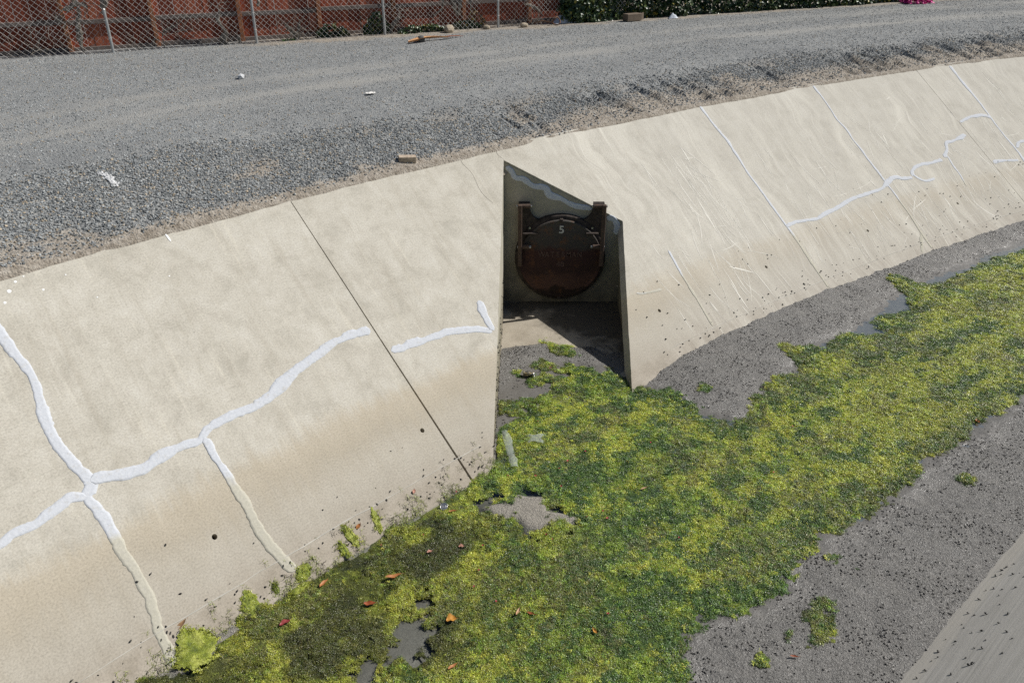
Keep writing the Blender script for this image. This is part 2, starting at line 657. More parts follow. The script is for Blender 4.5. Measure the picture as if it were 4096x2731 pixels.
def scatter(name, pts, rot, scl, idx, col, coll, kind_label=None):
    n = len(pts)
    me = bpy.data.meshes.new(name)
    me.vertices.add(n)
    me.vertices.foreach_set('co', np.asarray(pts, np.float32).ravel())
    a = me.attributes.new('rotv', 'FLOAT_VECTOR', 'POINT')
    a.data.foreach_set('vector', np.asarray(rot, np.float32).ravel())
    a = me.attributes.new('sclv', 'FLOAT_VECTOR', 'POINT')
    s = np.asarray(scl, np.float32)
    if s.ndim == 1:
        s = np.repeat(s[:, None], 3, 1)
    a.data.foreach_set('vector', s.ravel())
    a = me.attributes.new('pick', 'INT', 'POINT')
    a.data.foreach_set('value', np.asarray(idx, np.int32))
    a = me.attributes.new('col', 'FLOAT_COLOR', 'POINT')
    c4 = np.ones((n, 4), np.float32)
    c4[:, :3] = col
    a.data.foreach_set('color', c4.ravel())
    me.update()
    o = add(name, me)
    ng = bpy.data.node_groups.new(name + '_nodes', 'GeometryNodeTree')
    ng.interface.new_socket('Geometry', in_out='INPUT', socket_type='NodeSocketGeometry')
    ng.interface.new_socket('Geometry', in_out='OUTPUT', socket_type='NodeSocketGeometry')
    N = ng.nodes.new
    L = ng.links.new
    gi, go = N('NodeGroupInput'), N('NodeGroupOutput')
    m2p = N('GeometryNodeMeshToPoints')
    ci = N('GeometryNodeCollectionInfo')
    ci.inputs['Collection'].default_value = coll
    ci.inputs['Separate Children'].default_value = True
    ci.inputs['Reset Children'].default_value = True
    iop = N('GeometryNodeInstanceOnPoints')
    iop.inputs['Pick Instance'].default_value = True

    def named(nm, typ):
        x = N('GeometryNodeInputNamedAttribute')
        x.data_type = typ
        x.inputs['Name'].default_value = nm
        return x.outputs['Attribute']
    L(gi.outputs[0], m2p.inputs['Mesh'])
    L(m2p.outputs[0], iop.inputs['Points'])
    L(ci.outputs[0], iop.inputs['Instance'])
    L(named('pick', 'INT'), iop.inputs['Instance Index'])
    e2r = N('FunctionNodeEulerToRotation')
    L(named('rotv', 'FLOAT_VECTOR'), e2r.inputs[0])
    L(e2r.outputs[0], iop.inputs['Rotation'])
    L(named('sclv', 'FLOAT_VECTOR'), iop.inputs['Scale'])
    L(iop.outputs[0], go.inputs[0])
    md = o.modifiers.new('scatter', 'NODES')
    md.node_group = ng
    o['kind'] = 'stuff'
    return o


def stone_meshes(n, seed, mat):
    out = []
    r = random.Random(seed)
    for i in range(n):
        bm = bmesh.new()
        bmesh.ops.create_icosphere(bm, subdivisions=1, radius=0.5)
        ax = (1.0, r.uniform(0.65, 0.95), r.uniform(0.45, 0.75))
        for v in bm.verts:
            k = r.uniform(0.78, 1.15)
            v.co = Vector((v.co.x * ax[0] * k, v.co.y * ax[1] * k, v.co.z * ax[2] * k))
        me = bpy.data.meshes.new('stone_source')
        bm.to_mesh(me)
        bm.free()
        me.materials.append(mat)
        out.append(me)
    return out


def tuft_meshes(n, seed, mat, strands=14, length=(0.05, 0.09), width=0.0042, lift=0.022, spread=0.03):
    out = []
    r = random.Random(seed)
    for i in range(n):
        V = []
        F = []
        for s in range(strands):
            x, y = r.gauss(0, spread), r.gauss(0, spread)
            an = r.uniform(0, 6.283)
            ln = r.uniform(*length)
            turn = r.uniform(-2.6, 2.6)
            seg = 5
            top = r.uniform(0.35, 1.0) * lift
            z0 = r.uniform(-0.006, 0.004)
            w = width * r.uniform(0.7, 1.4)
            b = len(V)
            for k in range(seg + 1):
                t = k / seg
                z = z0 + top * math.sin(math.pi * min(1, t * 1.15)) + 0.006 * math.sin(t * 9 + an)
                ww = w * (1 - 0.75 * t)
                nx, ny = -math.sin(an), math.cos(an)
                tw = math.sin(t * 5 + an * 3) * 0.6
                V.append((x + nx * ww, y + ny * ww, z + tw * ww))
                V.append((x - nx * ww, y - ny * ww, z - tw * ww))
                x += math.cos(an) * ln / seg
                y += math.sin(an) * ln / seg
                an += turn / seg
            for k in range(seg):
                F.append((b + 2 * k, b + 2 * k + 1, b + 2 * k + 3, b + 2 * k + 2))
        out.append(mesh_data('strand_source', V, F, mat, True))
    return out


# ================================================================== SETTING
# ---- recess outline in plan (x, y): left mouth, left back, right back, right mouth
RX = [(-0.235, 6.6), (-0.122, 11.52), (1.69, 11.52), (1.60, 8.35)]
RECESS_AE = [ae(*p) for p in RX]


def terrain_z(a, e):
    """gravel bench behind the lining"""
    a = np.asarray(a, float)
    e = np.asarray(e, float)
    z = np.interp(e, [2.80, 2.95, 3.0, 3.5, 4.2, 5.0, 6.0, 9.0, 500], [2.10, 2.36, 2.455, 2.62, 2.80, 2.872, 2.90, 2.90, 2.90])
    lip = (fbm(a * 1.3, e * 0.4, 3, 5) - 0.5) * 0.09 + (fbm(a * 6, e * 6, 3, 9) - 0.5) * 0.03
    w = sstep(e, 2.85, 3.1) * (1 - sstep(e, 4.6, 6.0))
    z = z + lip * w
    rill = np.abs(fbm(a * 2.6 + 0.25 * e, e * 0.35, 3, 21) - 0.5) * 2
    rw = sstep(a, 7.0, 10.5) * sstep(e, 3.02, 3.25) * (1 - sstep(e, 3.75, 4.25))
    z = z - (sstep(1 - rill, 0.74, 1.0) * 0.13 * sstep(fbm(a * 0.7, e * 0.3, 3, 25), 0.38, 0.6)) * rw
    # wheel tracks
    z = z - 0.018 * np.exp(-((e - 6.3 - 0.3 * np.sin(a * 0.15)) / 0.32) ** 2) - 0.015 * np.exp(-((e - 8.0) / 0.32) ** 2)
    z = z + (fbm(a * 3, e * 3, 3, 2) - 0.5) * 0.025 * sstep(e, 3.0, 3.6) * (1 - sstep(e, 11, 13))
    return z


def track_mask(a, e):
    a = np.asarray(a, float)
    t = np.exp(-((e - 6.3 - 0.25 * np.sin(a * 0.2)) / 0.42) ** 2) + 0.8 * np.exp(-((e - 7.9 + 0.2 * np.sin(a * 0.13)) / 0.42) ** 2)
    return np.clip(t * (0.4 + 1.8 * (fbm(a * 0.6, e * 2.6, 4, 33) - 0.32)), 0, 1)


FENCE_O = np.array([-8.0, 17.35])
FD = np.array([1.0, 0.46])
FD = FD / np.linalg.norm(FD)
FN = np.array([-FD[1], FD[0]])


def fence_off(x, y):
    return (np.asarray(x) - FENCE_O[0]) * FN[0] + (np.asarray(y) - FENCE_O[1]) * FN[1]


def soil_mask(a, e):
    a = np.asarray(a, float)
    wdt = 0.06 + 0.20 * fbm(a * 0.9, a * 0 + 3, 3, 41) + sstep(a, 7.5, 10.5) * 0.42
    m = 1 - sstep(e - 3.0, wdt * 0.55, wdt * 1.25)
    patches = sstep(fbm(a * 1.6, e * 2.4, 4, 51), 0.60, 0.70) * (1 - sstep(e, 3.6, 4.4)) * 0.9
    x, y = xy(a, e)
    fo = fence_off(x, y) + (fbm(np.asarray(x) * 1.5, np.asarray(y) * 1.5, 3, 61) - 0.5) * 0.5
    near = sstep(fo, -0.62, -0.30) * sstep((np.asarray(x) + 8), 1.2, 3.2)
    return np.clip(np.maximum(np.maximum(m, patches), near), 0, 1)


def grid_mesh(avals, evals, zf, extra=None):
    A, E = np.meshgrid(avals, evals, indexing='ij')
    X, Y = xy(A, E)
    Z = zf(A, E)
    V = np.stack([X, Y, Z], -1).reshape(-1, 3)
    na, ne = len(avals), len(evals)
    i = np.arange(na - 1)[:, None] * ne + np.arange(ne - 1)[None, :]
    F = np.stack([i, i + ne, i + ne + 1, i + 1], -1).reshape(-1, 4)
    return A, E, V, F


av = np.concatenate([np.arange(-60, -4, 4.0), np.arange(-4, 30, 0.06), np.arange(30, 60, 0.5), np.arange(60, 201, 10.0)])
ev = np.concatenate([np.arange(2.80, 4.6, 0.03), np.arange(4.6, 13, 0.12), np.arange(13, 30, 1.5), np.array([40, 70, 120, 250.0])])
A, E, V, F = grid_mesh(av, ev, terrain_z)
road = add('gravel_road', mesh_data('gravel_road', V, F[:, ::-1], MAT_GROUND, True, uv=np.stack([A, E], -1).reshape(-1, 2),
           attrs={'track': track_mask(A, E).ravel(), 'soil': soil_mask(A, E).ravel()}))
tag(road, kind='structure')

# near-side ground above the opposite bank
A, E, V, F = grid_mesh(np.concatenate([np.arange(-60, 30, 2.0), np.arange(30, 201, 10.0)]), np.array([-250, -120, -60, -30, -15, -9.0, -7.86]),
                       lambda a, e: np.interp(e, [-9.0, -7.86], [2.85, 2.46]) + 0 * a)
near_ground = add('ground', mesh_data('ground', V, F[:, ::-1], MAT_GROUND, True, uv=np.stack([A, E], -1).reshape(-1, 2),
                  attrs={'track': np.zeros(A.size), 'soil': np.full(A.size, 0.3)}))
tag(near_ground, kind='structure')

# ---- far-bank lining: slabs split at the joints
bank = empty('concrete_bank', (0, 0, 0))
tag(bank, kind='structure')
HOLES = [(4.34, 0.436), (1.83, 0.462), (8.655, 0.507), (11.189, 0.507), (13.988, 0.499), (16.776, 0.483), (19.4, 0.49)]
J1W = [0.006, 0.007, 0.009, 0.013, 0.014]
J1 = [(4.405, 3.046), (4.46, 1.935), (4.493, 1.168), (4.552, 0.007), (4.57, -0.4)]
SEALS = [
    (0.108, [(0.917, 2.906), (0.976, 2.556), (1.017, 2.368), (1.06, 2.17), (1.036, 2.001), (0.997, 1.848), (0.997, 1.646), (1.029, 1.451), (1.077, 1.287), (1.085, 1.23), (1.022, 1.149), (1.054, 1.03), (1.078, 0.931), (1.069, 0.796), (1.086, 0.598), (1.103, 0.47), (1.094, 0.271), (1.057, 0.074), (1.057, -0.057), (1.065, -0.176)]),
    (0.085, [(-0.6, 1.02), (0.072, 1.079), (0.283, 1.108), (0.398, 1.137), (0.553, 1.133), (0.712, 1.163), (0.891, 1.189), (1.022, 1.149)]),
    (0.098, [(1.105, 1.246), (1.326, 1.201), (1.551, 1.163), (1.733, 1.183), (1.957, 1.19), (2.121, 1.177), (2.257, 1.232), (2.511, 1.258), (2.805, 1.253), (3.052, 1.314), (3.377, 1.399), (3.766, 1.474), (4.085, 1.513), (4.43, 1.483)]),
    (0.10, [(2.179, 1.182), (2.184, 1.042), (2.205, 0.857), (2.208, 0.681), (2.23, 0.499), (2.242, 0.341), (2.28, 0.117), (2.325, -0.061)]),
    (0.085, [(4.528, 1.229), (4.841, 1.203), (5.198, 1.192), (5.542, 1.148), (5.83, 1.067), (5.93, 1.01)]),
    (0.075, [(5.97, 1.02), (5.958, 1.171), (6.02, 1.367)]),
    (0.075, [(12.3, 3.0), (12.30, 2.704), (12.33, 2.322), (12.262, 1.811), (12.252, 1.403), (12.242, 1.002), (12.243, 0.857), (12.2, 0.446), (12.154, -0.05)]),
    (0.115, [(12.235, 0.941), (12.59, 0.946), (12.982, 0.898), (13.283, 0.929), (13.579, 0.953), (14.103, 1.021), (14.497, 1.033), (14.849, 1.035), (15.159, 1.057), (15.339, 1.113), (15.663, 1.17), (15.86, 1.126), (16.126, 1.105)]),
    (0.10, [(16.15, 1.123), (16.302, 1.212), (16.554, 1.264), (16.809, 1.26), (17.035, 1.26), (17.294, 1.256)]),
    (0.08, [(16.198, 1.161), (16.254, 1.061), (16.407, 0.98), (16.702, 0.977)]),
    (0.14, [(17.406, 1.298), (17.626, 1.409), (17.8, 1.528), (18.003, 1.536), (18.267, 1.561), (18.517, 1.589)]),
    (0.072, [(15.43, 3.0), (15.42, 2.712), (15.40, 2.529), (15.364, 2.331), (15.395, 2.142), (15.359, 1.923), (15.374, 1.763), (15.359, 1.609), (15.351, 1.432), (15.348, 1.233), (15.34, 1.104), (15.342, 0.948), (15.33, 0.735), (15.30, 0.461), (15.24, 0.218), (15.206, -0.055)]),
    (0.085, [(15.24, 0.218), (15.061, 0.079), (14.884, -0.072)]),
    (0.085, [(19.72, 2.982), (19.70, 2.212), (19.69, 2.008), (19.66, 1.805), (19.633, 1.582), (19.63, 1.331), (19.633, 1.128), (19.60, 0.909), (19.56, 0.669), (19.53, 0.3)]),
    (0.10, [(19.68, 1.827), (19.482, 1.894), (19.112, 1.913), (18.886, 1.89), (18.65, 1.85)]),
    (0.10, [(19.69, 1.17), (19.873, 1.247), (20.075, 1.271), (20.37, 1.284), (21.2, 1.2)]),
    (0.10, [(19.46, 0.94), (19.177, 0.968), (18.795, 1.011), (18.66, 0.994)]),
    (0.05, [(17.512, 1.306), (17.465, 1.124), (17.449, 0.939), (17.383, 0.717)]),
    (0.055, [(8.46, 0.80), (8.601, 0.763), (8.944, 0.729)]),
    (0.055, [(9.541, 1.145), (9.488, 0.868), (9.443, 0.468), (9.387, 0.092)]),
]
TOE_E, TOP_E = -0.42, 3.03


def jline(pts, off):
    return [(p[0] + off, p[1]) for p in pts]


def straight_joint(a, off):
    return [(a + off, TOP_E), (a + off, TOE_E)]


def slab(left, right, cuts=None, dz=0.0, step=0.16):
    """left/right: joint lines from top to toe, in (a, e)"""
    L = [(p[0], TOP_E if i == 0 else (TOE_E if i == len(left) - 1 else p[1])) for i, p in enumerate(left)]
    R = [(p[0], TOP_E if i == 0 else (TOE_E if i == len(right) - 1 else p[1])) for i, p in enumerate(right)]
    top_n = max(2, int((R[0][0] - L[0][0]) / step))
    top = [(R[0][0] + (L[0][0] - R[0][0]) * k / top_n, TOP_E + 0.02 * (fbm(R[0][0] + (L[0][0] - R[0][0]) * k / top_n * 1.0, 0.3, 3, 71) - 0.5)) for k in range(1, top_n)]
    poly = L + [(L[-1][0] + (R[-1][0] - L[-1][0]) * k / top_n, TOE_E) for k in range(1, top_n)] + R[::-1] + top
    if cuts is not None:
        poly = cuts(poly)
    amin, amax = min(p[0] for p in poly), max(p[0] for p in poly)

    def densify(pl):
        o = []
        for i in range(len(pl)):
            p, r = pl[i], pl[(i + 1) % len(pl)]
            n = max(1, int(math.hypot(p[0] - r[0], p[1] - r[1]) / step))
            o += [(p[0] + (r[0] - p[0]) * k / n, p[1] + (r[1] - p[1]) * k / n) for k in range(n)]
        return o
    poly = densify(poly)
    hl = []
    for (ha, he) in HOLES:
        if amin < ha < amax and inside(np.array([ha]), np.array([he]), poly)[0]:
            hl.append([(ha + 0.026 * math.cos(t), he + 0.022 * math.sin(t)) for t in np.linspace(0, 2 * math.pi, 14, endpoint=False)])
    pts = [Vector(p) for p in poly]
    edges = [(i, (i + 1) % len(poly)) for i in range(len(poly))]
    for h in hl:
        b = len(pts)
        pts += [Vector(p) for p in h]
        edges += [(b + i, b + (i + 1) % len(h)) for i in range(len(h))]
    ga, ge = np.meshgrid(np.arange(amin + step / 2, amax, step), np.arange(TOE_E + step / 2, TOP_E, step), indexing='ij')
    ga, ge = ga.ravel(), ge.ravel()
    keep = sdf(ga, ge, poly) < -step * 0.35
    for h in hl:
        keep &= np.hypot(ga - np.mean([p[0] for p in h]), ge - np.mean([p[1] for p in h])) > 0.06
    pts += [Vector((float(x), float(y))) for x, y in zip(ga[keep], ge[keep])]
    vo, eo, fo, *_ = mgeo.delaunay_2d_cdt(pts, edges, [], 0, 1e-5)
    vo = np.array([(v.x, v.y) for v in vo])
    fo = np.array(fo)
    cen = vo[fo].mean(1)
    ok = inside(cen[:, 0], cen[:, 1], poly)
    for h in hl:
        ok &= ~inside(cen[:, 0], cen[:, 1], h)
    fo = fo[ok]
    warp = slab_warp(vo[:, 0], vo[:, 1])
    P = np.array([on_bank(p[0], p[1], h) for p, h in zip(vo, warp)])
    # skirt
    cnt = {}
    for f in fo:
        for i in range(3):
            cnt.setdefault((min(f[i], f[(i + 1) % 3]), max(f[i], f[(i + 1) % 3])), []).append((f[i], f[(i + 1) % 3]))
    bd = [v[0] for v in cnt.values() if len(v) == 1]
    used = sorted({i for ed in bd for i in ed})
    mp = {u: len(P) + k for k, u in enumerate(used)}
    low = np.array([on_bank(vo[u][0], vo[u][1], -0.16) for u in used])
    uvs = np.concatenate([vo, vo[used]])
    uvs = np.stack([uvs[:, 0], uvs[:, 1] / SN * 1.0], 1)
    faces = [tuple(f) for f in fo] + [(b, a_, mp[a_], mp[b]) for a_, b in bd]
    o = add('slab', mesh_data('slab', np.concatenate([P, low]), faces, MAT_BANK, False, uv=uvs), bank)
    return o


def cut_recess(poly):
    """slab outline with the outlet notch let into its lower edge"""
    # notch corners in (a, e), extended below the toe
    l0, l1, r1, r0 = RECESS_AE

    def at_toe(p, q):
        t = (TOE_E - p[1]) / (q[1] - p[1])
        return (p[0] + (q[0] - p[0]) * t, TOE_E)
    lt, rt = at_toe(l1, l0), at_toe(r1, r0)

    def dens(p, q, n=46):
        # the notch sides are straight in plan
        x0, y0 = xy(*p)
        x1, y1 = xy(*q)
        ch = [0.007 * (float(fbm(k * 0.9 + x0 * 3, y0, 3, 77)) - 0.5) * (1 if k else 0) for k in range(n)]
        return [ae(x0 + (x1 - x0) * k / n + ch[k] * 1.2, y0 + (y1 - y0) * k / n + ch[k]) for k in range(n)]
    notch = dens(lt, l1) + dens(l1, r1) + dens(r1, rt) + [rt]
    out = []
    done = False
    for p in poly:
        if abs(p[1] - TOE_E) < 1e-6 and lt[0] < p[0] < rt[0]:
            if not done:
                out += notch
                done = True
            continue
        out.append(p)
    return out


def sealed_joint(k, off):
    P_ = [p for p in SEALS[k][1]]
    return [(P_[0][0] + off, TOP_E)] + [(p[0] + off, p[1]) for p in P_[1:-1]] + [(P_[-1][0] + off, TOE_E)]


slab(straight_joint(-22, 0), straight_joint(-6, -0.003), step=0.5)
slab(straight_joint(-6, 0.003), sealed_joint(0, -0.004), step=0.2)
slab(sealed_joint(0, 0.004), [(p[0] - w_, p[1]) for p, w_ in zip(J1, J1W)], dz=0.002)
slab([(p[0] + w_, p[1]) for p, w_ in zip(J1, J1W)], sealed_joint(6, -0.004), cuts=cut_recess, dz=-0.003)
slab(sealed_joint(6, 0.004), sealed_joint(11, -0.004), dz=0.001)
slab(sealed_joint(11, 0.004), straight_joint(18.62, -0.006), dz=-0.001)
slab(straight_joint(18.62, 0.006), sealed_joint(13, -0.004), dz=0.003)
slab(sealed_joint(13, 0.004), straight_joint(30, -0.004), step=0.3)
slab(straight_joint(30, 0.004), straight_joint(60, 0), step=0.8)
slab(straight_joint(60, 0.004), straight_joint(160, 0), step=3.0)

# soil under the slabs, seen only through joints and weep holes
MAT_SOIL = simple('dark_subsoil', (0.05, 0.042, 0.033), 0.95)
A, E, V, F = grid_mesh(np.concatenate([np.arange(-22, 30, 0.5), np.arange(30, 160, 3.0)]), np.array([-0.6, 0.5, 1.5, 2.5, 2.9]), lambda a, e: SL * e - 0.21)
xc, yc = V[F].mean(1)[:, 0], V[F].mean(1)[:, 1]
keep = ~inside(xc, yc, [(-0.6, 6.0), (-0.5, 11.9), (2.1, 11.9), (2.0, 7.8)])
# trim exactly: drop any face with a corner inside the outlet recess
vin = inside(V[:, 0], V[:, 1], [(-0.3, 6.0), (-0.3, 11.7), (1.85, 11.7), (1.85, 7.8)])
F2 = F[keep & ~vin[F].any(1)]
tag(add('bank_subsoil', mesh_data('bank_subsoil', V, F2[:, ::-1], MAT_SOIL)), kind='structure')


# ---- opposite bank lining at the lower right
def opp_bank():
    o = empty('near_concrete_bank')
    tag(o, kind='structure')
    edges = [-20, -6, 0.9, 3.4, 10.6, 13.6, 20, 40, 100]
    for i in range(len(edges) - 1):
        a0, a1 = edges[i] + 0.004, edges[i + 1] - 0.004
        n = max(2, int((a1 - a0) / 0.25)) if a1 < 22 else 8
        aa = np.linspace(a0, a1, n)
        ee = np.linspace(-4.45, -7.82, 16)
        A, E = np.meshgrid(aa, ee, indexing='ij')
        X, Y = xy(A, E)
        t = -4.75 - E
        Z = SL * t + (fbm(A, E, 3, 91) - 0.5) * 0.01
        ne = len(ee)
        Vt = np.stack([X, Y, Z], -1).reshape(-1, 3)
        k = np.arange(n - 1)[:, None] * ne + np.arange(ne - 1)[None, :]
        Ft = np.stack([k, k + 1, k + ne + 1, k + ne], -1).reshape(-1, 4)
        # skirt all round
        ring = [j for j in range(ne)] + [i2 * ne + ne - 1 for i2 in range(1, n)] + [(n - 1) * ne + j for j in range(ne - 2, -1, -1)] + [i2 * ne for i2 in range(n - 2, 0, -1)]
        Vl = Vt[ring].copy()
        Vl[:, 2] -= 0.18
        m = len(ring)
        Fs = [(ring[j], len(Vt) + j, len(Vt) + (j + 1) % m, ring[(j + 1) % m]) for j in range(m)]
        uv = np.stack([A.ravel() + 1.7, (t / SN).ravel()], 1)
        uv = np.concatenate([uv, uv[ring]])
        me = mesh_data('slab', np.concatenate([Vt, Vl]), [tuple(f) for f in Ft] + Fs, MAT_NEARBANK, False, uv=uv)
        add('slab', me, o)
    return o


def make_near_concrete():
    M = Mat('near_bank_concrete', 0.75, 0.3)
    uv = M.uv()
    n1 = M.noise(uv, 1.3, 4)
    st = M.noise(M.mapv(uv, (1.0, 26.0, 1)), 1.0, 5, 0.65)
    mid = M.noise(uv, 6.0, 5, 0.65)
    base = M.ramp(n1, [(0.3, (0.36, 0.345, 0.315)), (0.7, (0.46, 0.442, 0.405))])
    base = M.mix(0.5, base, M.ramp(st, [(0.3, (0.31, 0.297, 0.27)), (0.7, (0.48, 0.46, 0.425))]))
    base = M.mix(M.ramp(mid, [(0.55, 0.0), (0.75, 0.4)]), base, (0.52, 0.50, 0.455))
    vv = M.n('SeparateXYZ', {'Vector': uv}).outputs[1]
    base = M.mix(M.ramp(M.math('ADD', vv, M.math('MULTIPLY', mid, 0.12)), [(0.10, 0.5), (0.19, 0.0)]), base, (0.50, 0.465, 0.40))
    M.color(base)
    M.bump(M.math('ADD', st, M.math('MULTIPLY', M.noise(uv, 60, 3), 0.4)), 0.45, 0.008)
    return M.m


MAT_NEARBANK = make_near_concrete()
near_bank = opp_bank()

# ---- water and mud outlines in (a, e)
WATER = [(23.3, -0.31), (16.97, -0.77), (15.79, -0.77), (15.0, -0.82), (14.11, -0.75), (13.2, -0.75), (12.25, -0.98), (11.17, -1.12), (10.36, -1.08), (9.51, -1.25), (8.82, -1.46), (8.28, -1.62), (7.85, -1.6), (7.6, -1.0), (7.47, -0.09), (7.4, 0.27), (7.18, 0.63), (6.79, 0.92), (6.34, 0.97), (5.85, 0.83), (5.0, 0.5), (4.2, 0.15), (3.27, 0.1), (2.45, 0.1), (1.68, 0.0), (1.01, -0.1), (-3.0, 0.0), (-6, -2.6), (1.62, -3.0), (3.52, -3.56), (4.08, -3.38), (4.3, -3.18), (4.53, -3.1), (4.96, -3.16), (5.35, -3.38), (5.72, -3.43), (5.94, -3.27), (6.43, -3.35), (6.64, -3.18), (7.22, -3.52), (7.89, -3.43), (8.86, -3.41), (9.98, -3.51), (11.27, -3.47), (16.93, -3.18), (40, -3.2), (40, -0.4)]
ALGAE = [(40, -0.6), (22.92, -0.5), (16.5, -1.01), (15.75, -0.94), (14.88, -0.95), (14.07, -1.03), (13.74, -0.77), (13.54, -0.32), (13.32, -0.49), (13.02, -1.03), (12.67, -1.19), (11.68, -1.16), (11.51, -1.46), (10.95, -1.1), (10.38, -1.18), (9.98, -0.84), (9.58, -1.34), (9.0, -1.32), (8.31, -1.45), (7.63, -1.59), (7.51, -1.16), (7.64, -0.79), (7.56, -0.35), (7.47, -0.09), (7.4, 0.27), (7.18, 0.63), (6.96, 0.76), (6.84, 0.98), (6.64, 1.16), (6.34, 0.97), (6.12, 0.65), (5.78, 0.75), (5.28, 0.4), (4.79, 0.2), (4.2, 0.05), (3.27, 0.05), (2.45, 0.05), (1.68, -0.1), (1.42, -0.15), (1.01, -0.2), (-3, -0.1), (-6, -2.6), (1.62, -3.0), (3.52, -3.56), (4.07, -3.37), (4.3, -3.17), (4.51, -3.1), (4.98, -3.14), (5.37, -3.36), (5.71, -3.41), (5.93, -3.26), (6.4, -3.32), (6.63, -3.13), (7.24, -3.49), (7.9, -3.39), (8.88, -3.37), (10.01, -3.47), (11.35, -3.43), (17.15, -3.1), (40, -3.1)]
PATCH = [(7.30, 1.68), (7.55, 1.78), (7.78, 1.55), (7.63, 1.23), (7.42, 0.89), (7.24, 0.90), (7.22, 1.22), (7.30, 1.45)]
GAP1 = [(3.02, -1.23), (3.02, -1.36), (2.76, -1.48), (2.44, -1.52), (2.0, -1.58), (1.7, -1.48), (2.3, -1.38), (2.68, -1.26), (2.89, -1.20)]
GAP2 = [(4.37, -0.61), (4.51, -0.66), (4.77, -0.70), (4.82, -0.82), (4.98, -0.95), (4.79, -1.09), (5.0, -1.42), (4.65, -1.34), (4.50, -1.14), (4.53, -0.97), (4.41, -0.86), (4.37, -0.74)]


def bed_z(a, e):
    a = np.asarray(a, float)
    e = np.asarray(e, float)
    d = sdf(a, e, WATER)
    z = WL + np.clip(d * 0.10, -0.055, 0.105)
    z = z + (0.012 + 0.10 * (fbm(a * 5.1, e * 5.1, 5, 105, 0.65) - 0.3)) * sstep(e, -0.42, -0.06) * (1 - sstep(a, 4.8, 5.3)) * sstep(a, -1.0, 0.2)
    z = z + (fbm(a * 2.2, e * 2.2, 4, 101) - 0.5) * 0.035 * sstep(d, -0.3, 0.4)
    z = z + (fbm(a * 9, e * 9, 4, 111, 0.65) - 0.5) * 0.034 * (0.35 + 0.65 * sstep(d, -0.1, 0.25))
    # silt wedge inside the outlet, thinning to the dry floor
    x, y = xy(a, e)
    z = z + 0.075 * sstep(-sdf(a, e, GAP2), -0.12, 0.03) + 0.038 * sstep(-sdf(a, e, GAP1), -0.25, 0.0)
    wob = (fbm(x * 1.7, y * 1.7, 3, 121) - 0.5) * 0.9
    silt = -0.14 * (11.6 - y) / 3.4 + 0.022 - 0.06 * sstep(y + wob, 9.95, 10.4) + (fbm(x * 9, y * 9, 3, 125) - 0.5) * 0.012
    inr = sstep(x, -0.5, -0.3) * (1 - sstep(x, 1.9, 2.2)) * sstep(e, -0.25, 0.45)
    z = z * (1 - inr) + np.where(e > 0.6, silt, np.maximum(z, silt)) * inr
    return z


aa = np.concatenate([np.arange(-22, -1.5, 0.4), np.arange(-1.5, 21, 0.024), np.arange(21, 34, 0.1), np.arange(34, 160, 4.0)])
ee = np.concatenate([np.arange(-5.2, 0.22, 0.024), np.arange(0.22, 2.5, 0.03)])
A, E, V, F = grid_mesh(aa, ee, bed_z)
xv = V[:, 0].reshape(A.shape)
yv = V[:, 1].reshape(A.shape)
in_rec = inside(V[:, 0], V[:, 1], [(-0.26, 6.4), (-0.15, 11.3), (1.72, 11.3), (1.64, 8.0)])
ok = (E.ravel()[F].max(1) < 0.21) | in_rec[F].all(1)
wetv = np.clip(1 - sstep(sdf(A, E, WATER), -0.02, 0.42 + 0.5 * (fbm(A * 2, E * 2, 3, 131) - 0.5)), 0, 1)
wetv = wetv * (1 - 0.95 * sstep(-sdf(A, E, GAP2), -0.10, 0.02)) * (1 - 0.85 * sstep(E, -0.40, -0.22) * (1 - sstep(A, 4.9, 5.4)))
bed = add('mud_bed', mesh_data('mud_bed', V, F[ok][:, ::-1], MAT_MUD, True, uv=np.stack([A, E], -1).reshape(-1, 2), attrs={'wet': wetv.ravel(), 'pale': np.maximum(0.85 * sstep(-sdf(A, E, GAP2), -0.10, 0.02), 0.55 * sstep(E, -0.40, -0.22) * (1 - sstep(A, 4.9, 5.4))).ravel()}))
tag(bed, kind='structure')

A, E, V, F = grid_mesh(np.concatenate([np.arange(-22, 34, 0.5), np.arange(34, 160, 4.0)]), np.arange(-5.0, 1.4, 0.1), lambda a, e: WL + 0 * a)
in_rec = inside(V[:, 0], V[:, 1], [(-0.22, 6.4), (-0.14, 11.0), (1.70, 11.0), (1.62, 8.0)])
ok = (E.ravel()[F].max(1) < -0.12) | in_rec[F].all(1)
water = add('water', mesh_data('water', V, F[ok][:, ::-1], MAT_WATER, True))
tag(water, kind='structure')

# ---- outlet recess: back wall, side walls and floor
headwall = empty('outlet_headwall', (0.78, 11.52, 0.0))
tag(headwall, 'recessed concrete headwall with side walls around the flap gate', 'headwall')


def to_local(o, V):
    V = np.asarray(V, float)
    return V - np.array(o.location)


def bank_z(x, y):
    return SL * ae(x, y)[1]


